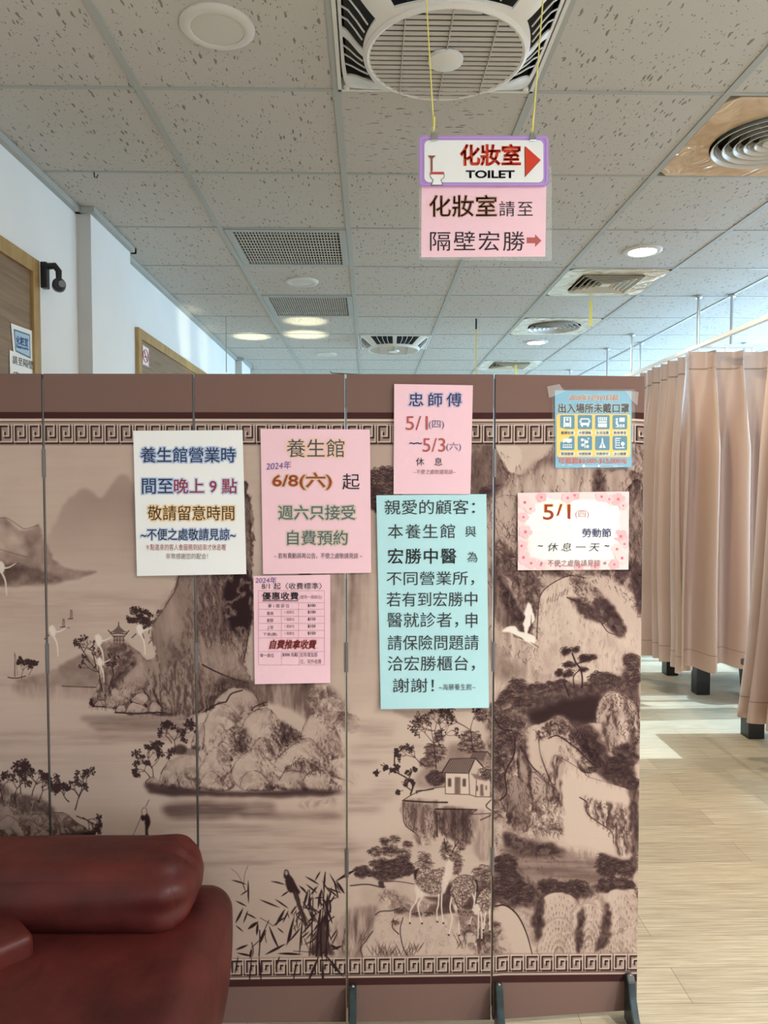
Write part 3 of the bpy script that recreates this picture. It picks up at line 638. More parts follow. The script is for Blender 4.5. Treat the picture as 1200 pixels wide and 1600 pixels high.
    rock([(280, 800), (330, 750), (440, 720), (540, 685), (600, 720), (640, 800), (760, 920), (820, 1000), (880, 1060), (780, 1100), (640, 1080), (520, 1000), (470, 1200), (400, 1130), (310, 1010)], .16, .55, .9, 1.3, 3, False, 'right')
    fill([(340, 800), (440, 740), (540, 690), (610, 760), (600, 830), (480, 810), (380, 860)], .5, 3, 6, .9, RGF, 1.0); fill([(620, 780), (700, 800), (830, 960), (890, 1060), (780, 1090), (700, 960), (620, 880)], .62, 4, 6, .9, RGF, .9)
    line([(460, 850), (520, 830), (580, 860), (680, 930), (760, 1010), (830, 1060)], 1.8, .95); line([(390, 860), (400, 960), (440, 1080), (480, 1180), (510, 1200)], 1.6, .9); line([(280, 800), (290, 950), (330, 1040), (400, 1120)], 1.6, .9); flush()
    fill([(400, 880), (470, 860), (560, 890), (520, 1000), (480, 1120), (430, 1020)], .12, 4, 3, .9); fill([(290, 810), (340, 770), (390, 900), (400, 1080), (330, 1000)], .13, 4, 3, .9)
    fill([(640, 740), (800, 760), (920, 960), (1010, 980), (1090, 1020), (1130, 1130), (1130, 1260), (1000, 1200), (850, 1130), (800, 1050), (760, 930)], .8, 4, 7, .9, RGF, -.4)
    for x, y, w, h in ((960, 1020, 120, 80), (1060, 1020, 100, 80), (1020, 1100, 140, 90), (1100, 1180, 90, 110), (930, 1090, 100, 70)): clump(x, y, w, h, .97, None, .8)
    hatch([(340, 800), (440, 740), (540, 690), (640, 800), (720, 900), (830, 1000), (780, 1090), (640, 900), (500, 830), (380, 860)], 520, -50, 7, .9, .95, 45, prob=BR)
    hatch([(820, 640), (960, 510), (1140, 580), (1140, 860), (930, 940), (860, 760)], 380, -75, 8, .8, .9, 30, prob=BRV); flush()
    for P_ in ([(640, 790), (700, 800), (840, 960), (890, 1050), (850, 1060), (740, 980), (660, 880)], [(860, 760), (890, 740), (920, 900), (900, 940), (880, 860)], [(270, 820), (300, 900), (330, 1060), (400, 1160), (350, 1170), (290, 1040)], [(490, 1010), (520, 1000), (530, 1100), (560, 1300), (560, 1420), (520, 1250)], [(930, 940), (1010, 890), (1120, 880), (1130, 1000), (1000, 980)]): fill(P_, .88, 4, 7, .85, BR, -.5)
    # lower right rock faces
    rock([(500, 1010), (560, 1000), (700, 1080), (760, 1130), (900, 1170), (1060, 1220), (1110, 1300), (1110, 1560), (560, 1560), (530, 1300)], .08, .12, .9, 1.3, 3, True, 'none')
    fill([(740, 1280), (820, 1320), (960, 1320), (1010, 1420), (1060, 1560), (960, 1560), (860, 1480), (750, 1400)], .45, 4, 7, .9, RGF, .8); fill([(1060, 1230), (1130, 1260), (1130, 1700), (1080, 1700)], .72, 4, 4, .9, N_v, .5)
    fill([(500, 1000), (560, 1010), (590, 1080), (560, 1180), (580, 1400), (540, 1420), (520, 1250)], .6, 3, 4, .85, RGV, .7)
    line([(700, 1290), (760, 1320), (770, 1360), (740, 1400), (820, 1470), (920, 1530)], 1.6, .9); flush()
    fill([(60, 560), (270, 600), (300, 820), (210, 1060), (110, 1320), (160, 1540), (20, 1560), (20, 700)], .6, 5, 8, .92, RGF, .7)
    for x, y, w, h in ((120, 720, 140, 90), (170, 820, 150, 90), (90, 900, 120, 90), (60, 1000, 110, 110), (130, 1010, 130, 90), (60, 1120, 110, 100), (230, 740, 110, 70)): clump(x, y, w, h, .95, None, .55)
    rock([(260, 900), (300, 1000), (330, 1090), (330, 1230), (250, 1160), (230, 1000)], .35, .6, .8, 1.2, 4, True, 'none'); rock([(340, 1100), (420, 1160), (520, 1230), (510, 1340), (350, 1300)], .22, .5, .8, 1.2, 4, True, 'right')
    rock([(110, 1300), (200, 1120), (330, 1250), (330, 1500), (190, 1560), (150, 1400)], .38, .5, .8, 1.2, 5, True, 'foot'); fill([(320, 1360), (440, 1320), (560, 1400), (570, 1560), (330, 1560)], .42, 4, 7, .9, RGF, .9)
    line([(40, 640), (110, 760), (190, 780)], 2, .95); line([(210, 830), (205, 960), (140, 1100), (150, 1240), (105, 1300)], 2.2, .95); flush()
    hatch([(740, 1280), (840, 1320), (980, 1330), (1050, 1560), (860, 1490), (750, 1400)], 420, -70, 9, .8, .88, 28, prob=BR)
    hatch([(60, 560), (280, 620), (300, 820), (210, 1060), (110, 1320), (150, 1540), (20, 1560), (20, 700)], 700, -75, 9, .8, .9, 35, prob=BR)
    hatch([(200, 1120), (480, 1180), (560, 1400), (570, 1560), (160, 1560), (120, 1310)], 520, -75, 10, .8, .8, 28, prob=BRV); flush()
    # foliage and boulders at the foot of the last panel
    zoomed(1, 0, 0)
    fill([(772, 1290), (812, 1300), (870, 1320), (935, 1330), (996, 1310), (994, 1400), (990, 1500), (772, 1500)], .22, 6, 6, .95, BR, .25)
    fill([(790, 1312), (850, 1322), (900, 1340), (960, 1345), (950, 1385), (880, 1380), (800, 1370)], .5, 9, 8, .8, N_h, .4)
    fill([(786, 1300), (830, 1316), (880, 1330), (850, 1342), (800, 1334)], .8, 4, 7, .9, BR, -.4)
    fill([(772, 1345), (800, 1350), (835, 1380), (900, 1378), (930, 1396), (880, 1410), (800, 1420), (772, 1410)], .72, 5, 8, .9, BR, .4)
    for x, y, w, h in ((790, 1352, 40, 30), (792, 1385, 44, 44), (815, 1400, 40, 36), (860, 1388, 44, 24), (900, 1388, 40, 22), (950, 1352, 44, 40), (978, 1345, 36, 60), (960, 1385, 60, 26), (985, 1400, 24, 40)): clump(x, y, w, h, .97, None, .68)
    # pale domed hills dotted with leaf strokes
    for c in ([(838, 1440), (842, 1410), (868, 1396), (896, 1402), (908, 1430), (900, 1470), (860, 1470)], [(895, 1470), (898, 1425), (915, 1412), (938, 1420), (944, 1450), (935, 1480)], [(843, 1495), (845, 1455), (868, 1436), (892, 1445), (902, 1495)], [(945, 1490), (948, 1400), (975, 1392), (996, 1400), (992, 1494)], [(900, 1496), (930, 1474), (990, 1452), (992, 1496)]):
        rock(c, .1, .22, .6, .9, 3, False, 'right', True, .4)
        p_ = np.array(c, float); x0, y0 = p_.min(0); x1, y1 = p_.max(0)
        for ring in range(5):
            f = .95-ring*.17
            for t_ in np.linspace(math.pi*1.02, math.pi*1.98, 15): line([((x0+x1)/2+math.cos(t_)*(x1-x0)*.5*f, y1+math.sin(t_)*(y1-y0)*.97*f), ((x0+x1)/2+math.cos(t_)*(x1-x0)*.5*f*1.03, y1+math.sin(t_)*(y1-y0)*.97*f+prng.uniform(3, 6))], prng.uniform(.5, 1.1), prng.uniform(.45, .9), .3)
        flush()
    for P_ in ([(900, 1440), (912, 1420), (910, 1470), (900, 1490)], [(938, 1450), (948, 1410), (955, 1440), (950, 1475), (930, 1485)], [(836, 1420), (845, 1400), (850, 1440), (842, 1470), (830, 1440)]): fill(P_, .85, 3, 6, .85, BR, -.4)
    fill([(772, 1418), (786, 1414), (806, 1428), (820, 1455), (832, 1496), (772, 1496)], .08, 1, 2, .97); line([(774, 1416), (790, 1416), (808, 1432), (822, 1460), (832, 1496)], 2.6, .95, 1.4); fill([(772, 1440), (786, 1460), (798, 1496), (772, 1496)], .5, 5, 7, .85, BR, .7); flush()
    # the smooth pale cliff above, cut by a dark cleft
    fill([(884, 1220), (930, 1226), (985, 1244), (992, 1290), (988, 1340), (950, 1338), (915, 1322), (885, 1318), (880, 1280)], .07, 3, 3, .95)
    fill([(912, 1246), (940, 1256), (975, 1260), (986, 1300), (978, 1336), (960, 1330), (958, 1300), (936, 1290), (918, 1276)], .42, 4, 6, .85, BRV, .8)
    hatch([(912, 1246), (940, 1256), (975, 1262), (982, 1320), (958, 1310), (936, 1290), (918, 1276)], 260, -78, 7, .8, .9, 25, prob=BR)
    line([(905, 1248), (916, 1256), (915, 1268), (922, 1278), (940, 1290), (956, 1302), (958, 1318)], 1.6, .95, .9)
    fill([(984, 1244), (996, 1250), (996, 1345), (986, 1342)], .68, 3, 4, .9, BRV, .5); flush()
    hatch([(774, 1300), (850, 1322), (880, 1345), (850, 1400), (774, 1420)], 160, -70, 8, .8, .8, 45, prob=BR); flush()
    # hut on the ledge and its trees
    zoomed(.2166, 530, 1080)
    fill([(80, 150), (980, 150), (780, 450), (500, 1000), (60, 1000)], .03, 14, 6, .75)
    for y, x0, x1, d in ((240, 120, 420, .3), (300, 150, 380, .32), (400, 100, 600, .27), (510, 70, 280, .27), (690, 240, 420, .25), (760, 60, 400, .34), (850, 40, 300, .32), (1150, 40, 130, .3), (200, 560, 900, .26)): fill([(x0, y-22), ((x0+x1)/2, y-30), (x1, y-14), (x1-30, y+22), (x0+10, y+30)], d, 8, 6, .6, N_h, .5)
    fill([(400, 140), (800, 150), (700, 190), (580, 200), (480, 185)], .35, 3, 3, .7); fill([(540, 620), (640, 540), (760, 480), (820, 380), (1080, 420), (1080, 560), (760, 700), (560, 690)], .42, 8, 6, .8, N_med, .4)
    for x, y, w, h in ((690, 450, 160, 150), (640, 520, 120, 80), (700, 630, 130, 110), (720, 330, 80, 90), (950, 400, 200, 110), (950, 330, 150, 90), (1060, 620, 110, 110), (1030, 170, 90, 130)): clump(x, y, w, h, .97, int(w*h*.0469/14), .45 if y < 600 else .75)
    for t in ((700, 560, 95, 40), (730, 400, 110, 26), (740, 330, 100, 20), (960, 420, 95, 30), (620, 540, 140, 20)): twig(*t, 3, 1.5, 1.2)
    line([(515, 745), (530, 680), (490, 630), (420, 590), (360, 560), (300, 530)], 2.6, .95, 1.2); line([(430, 585), (400, 520), (400, 470)], 1.8, .95); line([(500, 640), (520, 580), (515, 560)], 1.6, .95); line([(525, 720), (460, 670)], 1.6, .95); line([(530, 700), (548, 660)], 1.6, .95)
    for x, y in ((320, 520), (360, 600), (400, 465), (430, 500), (380, 560), (450, 655), (520, 560), (520, 590), (460, 715), (440, 545), (490, 640), (300, 580)): twig(x, y, prng.uniform(0, 360), 5, 1, 1, 2)
    flush()
    fill([(460, 790), (560, 735), (680, 700), (760, 690), (900, 745), (1090, 760), (1090, 880), (950, 890), (990, 850), (720, 850), (780, 800)], .05, 1, 2, .97); fill([(465, 790), (780, 800), (700, 850), (710, 1050), (560, 1020), (470, 950)], .38, 2, 3, .95, N_v, .9); fill([(500, 800), (640, 805), (640, 900), (560, 950), (500, 880)], .6, 6, 6, .8, N_v, .8); fill([(700, 850), (990, 855), (950, 890), (945, 1060), (930, 1110), (780, 1060), (720, 1000)], .55, 3, 4, .95, N_v, .9); fill([(760, 860), (950, 870), (940, 1000), (800, 980)], .68, 8, 5, .8, N_v, .7)
    fill([(950, 890), (1100, 880), (1100, 1200), (960, 1150)], .22, 4, 4, .9, N_v, .6); fill([(560, 1020), (640, 1040), (660, 1110), (600, 1130), (550, 1080)], .4, 4, 7, .8, RGF, .8)
    line([(455, 790), (550, 735), (680, 700), (760, 690)], 1.2, .9); line([(460, 790), (470, 950), (550, 1025)], 1.2, .9); line([(470, 790), (640, 800), (780, 802)], 2.2, .95); line([(700, 850), (850, 852), (995, 855)], 2.4, .95, 1.6); line([(990, 856), (952, 888), (1090, 882)], 1.1, .9, curve=False); line([(690, 850), (705, 950), (708, 1050)], 1.4, .9)
    line([(560, 735), (560, 720), (620, 715), (680, 705)], 2, .8); flush()
    fill([(765, 590), (935, 590), (940, 745), (765, 740)], .0, 1, 0, 1, curve=False); fill([(935, 590), (1000, 520), (1090, 560), (1090, 760), (990, 760), (940, 745)], .04, 1, 0, 1, curve=False)
    fill([(740, 585), (800, 490), (980, 482), (935, 590)], .42, 1, 1, 1, curve=False); fill([(940, 480), (965, 437), (1070, 437), (1040, 510)], .45, 1, 1, 1, curve=False); fill([(945, 590), (1000, 585), (1030, 640), (980, 630)], .45, 1, 1, 1, curve=False); fill([(980, 482), (1035, 540), (990, 600), (935, 590)], .1, 1, 0, 1, curve=False)
    for i in range(14): line([(748+i*14, 584), (802+i*13, 492)], .8, .9)
    for i in range(9): line([(948+i*11, 482+i*2), (972+i*11, 438)], .8, .9)
    line([(735, 588), (935, 592), (982, 483), (800, 488), (740, 585)], 1.2, .95, curve=False); line([(982, 483), (1038, 545)], 1.8, .95, curve=False); line([(960, 437), (1070, 437), (1110, 490)], 1.4, .95, curve=False); line([(765, 590), (765, 740), (940, 746), (935, 592)], 1, .9, curve=False); line([(940, 746), (990, 762), (1090, 762)], 1, .9, curve=False); line([(990, 640), (985, 760)], .9, .9)
    flush()
    for q in ((785, 630, 808, 690), (890, 632, 915, 688), (988, 680, 1000, 720), (1055, 680, 1066, 712)): fill([(q[0], q[1]), (q[2], q[1]), (q[2], q[3]), (q[0], q[3])], .68, 1, 0, 1, curve=False)
    for q in ((832, 620, 876, 742), (1016, 672, 1042, 755)): fill([(q[0], q[1]), (q[2], q[1]), (q[2], q[3]), (q[0], q[3])], .5, 1, 0, 1, N_v, .3, curve=False)
    clump(1060, 600, 100, 100, .9, None, .5); line([(1060, 820), (1100, 780), (1060, 830), (1110, 880), (1020, 930)], 1.5, .9); flush()
    hatch([(470, 800), (690, 850), (700, 1040), (560, 1010), (475, 940)], 260, -85, 10, .8, .8, 14, prob=BRV); hatch([(720, 860), (950, 870), (940, 1080), (780, 1060), (720, 1000)], 320, -86, 12, .9, .85, 12, prob=BRV); flush()
    # hill with the deer
    zoomed(.2166, 530, 1280)
    for x, y, w, h in ((330, 160, 70, 60), (400, 150, 70, 60), (490, 185, 90, 45), (260, 240, 100, 70), (370, 230, 120, 90), (470, 260, 110, 90), (310, 330, 180, 90), (440, 330, 190, 90), (170, 380, 130, 90), (330, 400, 260, 80), (480, 370, 150, 90)): clump(x, y, w, h, .93, int(w*h*.0469/11), .45 if y < 300 else .68)
    for x, y, w, h in ((610, 280, 90, 90), (620, 330, 120, 60), (770, 230, 80, 140), (840, 320, 110, 180), (880, 200, 70, 60), (1030, 380, 140, 90), (1060, 450, 120, 100), (1000, 430, 90, 70)): clump(x, y, w, h, .8, int(w*h*.0469/14), .42)
    fill([(540, 480), (820, 460), (1100, 500), (1100, 640), (700, 700), (560, 620)], .8, 6, 6, .85, RGF, -.3)
    fill([(60, 490), (200, 480), (320, 450), (460, 455), (540, 470), (640, 580), (700, 600), (600, 660), (420, 640), (240, 660), (100, 620)], .13, 3, 3, .97, N_med, .2); fill([(290, 520), (400, 520), (520, 600), (640, 580), (720, 630), (560, 700), (400, 650), (300, 600)], .45, 6, 8, .8, RGF, .8)
    line([(80, 480), (200, 470), (300, 490), (320, 490)], 1.8, .9); line([(330, 450), (430, 450), (540, 468)], 1.2, .8); flush(); fill([(285, 450), (322, 445), (325, 490), (298, 488)], .8, 1, 2)
    rock([(160, 990), (170, 900), (250, 780), (270, 690), (340, 665), (420, 680), (470, 760), (520, 800), (640, 740), (800, 680), (900, 740), (940, 870), (1010, 990), (700, 1010)], .08, .06, .7, 1, 3, False, 'none', False)
    fill([(60, 640), (250, 620), (270, 690), (240, 800), (170, 900), (160, 1000), (40, 1000), (40, 700)], .38, 5, 8, .85, N_v, .9); fill([(860, 700), (1100, 700), (1100, 1000), (1010, 990), (920, 880)], .52, 5, 8, .9, RGF, .9)
    line([(240, 810), (190, 880), (155, 930), (170, 1000)], 1.6, .85); line([(260, 690), (300, 665), (380, 660), (440, 640)], 1.8, .8); line([(460, 710), (440, 800), (460, 920), (500, 1000)], 1.4, .85); line([(390, 720), (385, 780), (430, 830)], 1.6, .85); flush()
    for x, y in ((320, 1000), (280, 990), (360, 1000), (500, 1000), (540, 960), (430, 1000), (90, 980), (130, 900), (880, 930)): grass(x, y, 9, 26, 40, .75, .9)
    for x, y in ((320, 590), (360, 560), (340, 540)): grass(x, y, 8, 12, 40, .6, .6)
    for x, y in ((430, 670), (470, 660), (560, 690), (640, 690), (410, 750), (1130, 760)): clump(x, y, 60, 34, .9, 10, .5)
    flush()
    def legs(L, w, v):
        for a in L: line(a, w, 1, w*.62)
        flush(v)
    def deer(body, neck, head, leg, spots):
        legs(leg, 2.5, -.28); fill(body, .5, 1, 1, 1, N_fine, .25); fill(neck, -.15, 2, 1, .95); fill(head, .42, 1, 1, 1, N_fine, .3); h_ = np.mean(head, 0); dots([(h_[0], h_[1]-6)], 1.1, .95); line([(h_[0]-14, h_[1]-24), (h_[0]-22, h_[1]-34)], 1.6, .7); line([(h_[0]+14, h_[1]-24), (h_[0]+24, h_[1]-32)], 1.6, .7); flush()
        s, m = polymask(smooth(cv(body), True)); ys, xs = np.nonzero(m)
        for k in range(spots):
            i = prng.randint(len(ys)); q = np.array([[xs[i]+s[1].start, ys[i]+s[0].start]], float)
            stamp_line(np.vstack([q, q+[[1.5, .5]]]), .75, .75, .85)
        flush(-.6)
        for l in leg: dots([l[-1]], 1.5, .95)
        line(body[:4], .8, .8); flush()
    deer([(545, 400), (570, 365), (605, 350), (660, 358), (720, 355), (770, 350), (790, 430), (770, 490), (730, 540), (650, 550), (600, 520), (570, 520), (550, 460)], [(765, 360), (785, 290), (800, 260), (825, 280), (818, 370), (790, 460), (750, 545), (740, 460)], [(765, 250), (780, 235), (810, 240), (832, 260), (828, 305), (805, 300), (785, 275)], [[(570, 500), (555, 590), (515, 660), (510, 750)], [(600, 510), (595, 570), (568, 630), (597, 752)], [(720, 530), (715, 620), (705, 660), (708, 740)], [(740, 530), (738, 620), (742, 680), (752, 750)]], 230)
    fill([(540, 380), (560, 360), (575, 350), (560, 400), (545, 440)], .95, 1, 0); fill([(550, 470), (600, 520), (660, 550), (730, 545), (700, 560), (620, 555), (565, 560)], -.3, 2, 1, .9)
    line([(775, 235), (762, 180), (758, 140)], 1.6, .85); line([(768, 195), (782, 160)], 1.2, .8); line([(815, 235), (840, 190), (862, 160)], 1.6, .85); line([(835, 200), (835, 165)], 1.2, .8); flush(); line([(770, 262), (790, 270)], 1.6, .9); flush(-.4); dots([(808, 262), (826, 285)], 1.2); flush()
    deer([(815, 460), (850, 420), (900, 402), (950, 408), (985, 450), (990, 520), (960, 540), (920, 600), (870, 640), (830, 600), (805, 540)], [(810, 560), (835, 620), (870, 660), (880, 720), (860, 700), (825, 640)], [(850, 650), (890, 640), (915, 680), (885, 765), (865, 740)], [[(812, 560), (800, 640), (815, 720), (790, 835)], [(840, 620), (862, 720), (866, 838)], [(960, 530), (975, 590), (965, 650), (940, 765)], [(985, 470), (980, 560), (970, 640)]], 180)
    line([(985, 440), (996, 480), (992, 520)], 2.5, .95); line([(860, 640), (830, 570), (808, 520)], 1.3, .8); line([(885, 640), (890, 560), (880, 520)], 1.1, .8); flush()
    deer([(985, 610), (1010, 540), (1050, 498), (1085, 510), (1095, 580), (1085, 640), (1040, 670), (1000, 660)], [(985, 610), (960, 660), (990, 690), (1020, 650)], [(900, 700), (930, 665), (965, 660), (970, 690), (920, 735), (890, 745)], [[(1005, 650), (1005, 740), (1000, 870)], [(1020, 660), (1030, 760), (1028, 870)], [(1060, 640), (1050, 720), (1040, 800)], [(1085, 620), (1085, 700), (1088, 810)]], 110)
    # printed borders: key bands, rules and the plain brown margins
    zoomed(1, 0, 0); LEVEL[0] = True
    X = [-200, 1030]
    def rows(y0, y1, v, a=1): fill([(X[0], y0), (X[1], y0), (X[1], y1), (X[0], y1)], v, 0, 0, a, curve=False)
    rows(655, 661, .0); rows(658.5, 659.6, .9); rows(660, 696, .42, .7); meander(663, 691, False)
    rows(1494, 1524, .36, .5); meander(1497, 1520, True); rows(1523.5, 1525, .9); rows(1525, 1528.5, .08); LEVEL[0] = False
    # bamboo, and the long-tailed bird on it
    zoomed(.1917, 330, 1300)
    fill([(1000, 800), (1040, 680), (1100, 640), (1180, 660), (1200, 1000), (1030, 1010)], .3, 8, 8, .7, N_v, .9); fill([(1030, 800), (1080, 680), (1100, 760), (1090, 960), (1050, 960)], .6, 5, 8, .7, RGV, .8)
    for x0, y0, x1, y1, w in ((800, 1010, 830, 540, 1.6), (830, 1000, 800, 470, 1.4), (860, 1010, 890, 640, 3.2), (900, 1010, 880, 700, 3), (930, 1010, 945, 660, 3), (890, 1010, 930, 330, 1.5), (960, 940, 905, 480, 1.5), (940, 800, 960, 520, 1.4), (390, 1010, 395, 800, 1.8), (340, 1000, 330, 900, 1.4), (400, 870, 470, 720, 1.2), (330, 940, 440, 830, 1.2), (450, 900, 445, 800, 1), (820, 780, 700, 560, 1), (740, 920, 745, 700, 1.2), (700, 780, 690, 640, 1), (500, 760, 400, 700, .8), (910, 620, 770, 760, 1), (820, 980, 670, 970, .9), (970, 650, 965, 560, 3), (965, 560, 1030, 530, 1.2), (940, 750, 1000, 690, 2)):
        line([(x0, y0), ((x0+x1)/2+prng.uniform(-8, 8), (y0+y1)/2), (x1, y1)], w, .95)
    fill([(830, 900), (860, 800), (890, 700), (940, 680), (960, 900), (1000, 1010), (810, 1010)], .96, 3, 7, .75)
    L = [(165, 390, -25, 22, 2, -.2), (255, 470, 62, 0, 1, 0), (250, 400, -70, 14, 1, 0), (305, 580, 88, 28, 2.2, .05), (240, 515, 30, 10, 1.6, -.2), (200, 560, -30, 16, 2, -.1), (260, 620, -120, 22, 3, .1), (300, 640, -110, 16, 2, 0), (280, 660, -30, 16, 2, -.1), (200, 760, -40, 12, 1.6, 0), (485, 400, -25, 22, 2, -.25), (395, 550, -22, 26, 2.2, 0), (520, 545, -35, 20, 2, 0), (600, 630, -122, 25, 3.6, .1), (630, 640, -115, 16, 2, 0), (570, 525, 30, 10, 2, -.2),
         (385, 730, -140, 22, 4.2, .3), (380, 740, -95, 15, 3, 0), (440, 790, -115, 22, 3.6, .1), (470, 760, -60, 38, 2.8, -.2), (500, 770, 10, 16, 2, -.6), (540, 780, -40, 10, 1.6, 0), (440, 1000, 28, 28, 3.2, .0), (540, 990, -8, 30, 3, -.1), (200, 960, 22, 16, 3, 0), (210, 985, -12, 20, 2.6, 0), (330, 950, -100, 12, 3, 0), (660, 790, -105, 18, 2.4, 0), (680, 680, -105, 38, 3, 0), (730, 780, -130, 22, 2.2, 0), (745, 700, -95, 45, 2.2, 0), (800, 810, -140, 14, 2, 0),
         (880, 430, 160, 16, 2.2, .3), (870, 440, -130, 14, 2.2, 0), (890, 320, -120, 13, 2, 0), (965, 340, -60, 26, 2, 0), (930, 320, -95, 24, 2.4, 0), (1000, 400, -75, 22, 2, 0), (1010, 405, 15, 26, 3.2, -.35), (1020, 400, -55, 20, 3.6, -.1), (940, 450, -5, 18, 2, .3), (950, 460, -40, 16, 2, 0), (900, 460, -100, 24, 3, 0), (790, 470, -110, 24, 3, .1), (800, 510, -90, 20, 3, 0), (830, 520, -120, 16, 2, 0), (840, 540, -20, 14, 2, -.4), (760, 620, -140, 14, 2, 0), (700, 600, -130, 13, 2, 0), (850, 700, -130, 26, 2.4, 0), (880, 650, 175, 22, 2, .2), (920, 560, -70, 30, 3, 0), (950, 500, -95, 25, 3, 0), (720, 440, -40, 10, 2.4, 0), (970, 920, -35, 14, 3.4, -.2), (980, 960, 20, 14, 3, 0), (880, 1000, -110, 30, 2.6, 0), (930, 1000, -50, 30, 2.6, 0), (330, 1010, -95, 36, 2, 0), (390, 1010, -85, 34, 2.2, 0), (220, 1010, -100, 22, 2, 0), (560, 1010, -110, 16, 2, 0), (700, 1040, -100, 28, 2, 0), (850, 1060, -110, 30, 2.4, 0), (910, 1040, -90, 36, 3, 0), (960, 1060, -45, 26, 2.4, 0)]
    for x, y, a, l, w, b in L:
        if l: leaf(x, y, a, l*1.3, w*1.25, .97, b)
    for i in range(46): leaf(prng.uniform(790, 980), prng.uniform(480, 960), prng.choice([-1, 1])*prng.uniform(50, 150), prng.uniform(11, 26), prng.uniform(1.4, 2.8), .96, prng.uniform(-.2, .2))
    for i in range(12): leaf(prng.uniform(600, 780), prng.uniform(600, 760), -prng.uniform(60, 130), prng.uniform(9, 20), prng.uniform(1, 2), .9, 0)
    line([(165, 300), (215, 340), (245, 395)], .8, .5); line([(300, 275), (275, 340), (265, 430)], .9, .5); flush()
    fill([(595, 320), (612, 306), (632, 318), (640, 345), (665, 380), (690, 430), (722, 480), (715, 505), (690, 490), (650, 492), (630, 480), (612, 440), (605, 380)], .96, 1, 1); fill([(665, 480), (700, 480), (740, 620), (785, 750), (760, 760), (715, 640)], .93, 1, 1); line([(685, 490), (730, 650), (768, 750)], .6, .8); flush(.3)
    fill([(602, 322), (620, 318), (622, 345), (608, 350)], .05, 1, 0); dots([(612, 330)], .7); line([(594, 345), (598, 372), (608, 368)], 1.6, .95); flush()
build_print()
def to_rgb(D):
    stops = np.array([-1, 0, .25, .5, .75, 1.0]); L = np.array([(.86, .80, .72), (.66, .515, .425), (.42, .30, .25), (.19, .122, .102), (.085, .05, .047), (.032, .017, .018)])
    d = np.clip(D, -1, 1); out = np.stack([np.interp(d, stops, L[:, i]) for i in range(3)], -1)
    yy = np.arange(PH)[:, None]/KP
    def rowof(v): return (1.79-px_plane(540, v)[1])
    def band(v0, v1, c): out[max(0, int(rowof(v0)*KP)):int(rowof(v1)*KP)] = c
    band(570, 644.5, (.215, .130, .110)); band(644.5, 655, (.065, .026, .024)); band(1528.5, 1540, (.065, .026, .024)); out[int(rowof(1540)*KP):] = (.225, .138, .118)
    return out
# ================================================================ folding screen
JX = [-1.25, -.858, -.4636, -.064, .330, .743]; JY = [1.946, 1.942, 1.939, 1.936, 1.936, 1.966]
ZB, ZT = .02, 1.772; M['hinge'] = mat('tarnished_steel_hinge', (.22, .20, .19), .45, .8)
def screen_y(x): return float(np.interp(x, JX, JY))
img = bpy.data.images.new('ink_landscape', PW, PH, alpha=False, float_buffer=False); img.colorspace_settings.name = 'sRGB'
rgb = to_rgb(D); rgb = np.where(rgb <= .0031308, rgb*12.92, 1.055*np.power(np.maximum(rgb, 0), 1/2.4)-.055)
buf = np.ones((PH, PW, 4), np.float32); buf[..., :3] = np.clip(rgb, 0, 1)[::-1]
img.pixels.foreach_set(buf.ravel()); img.update(); img.pack()
pm = mat('printed_screen_cloth', (.6, .5, .4), .8, 0, .04); t = NT(pm)
ti = t.n('ShaderNodeTexImage', image=img, interpolation='Cubic'); t.l(ti, 0, t.b, 'Base Color')
cc = t.coords(scale=(1, 1, 1)); nn = t.n('ShaderNodeTexNoise'); nn.inputs['Scale'].default_value = 900; t.l(cc, 0, nn, 'Vector'); t.bump(nn, 0, .12, .0006)
em = mat('dark_brown_board_edge', (.05, .03, .028), .5); M['edge'] = em
fm = noisy('worn_dark_green_bracket', (.012, .022, .022), (.03, .05, .05), 40, .3, .2)
scr = thing('folding_screen', 'brown folding screen printed with an ink landscape of mountains, water and deer', 'screen', (0, 1.95, 0))
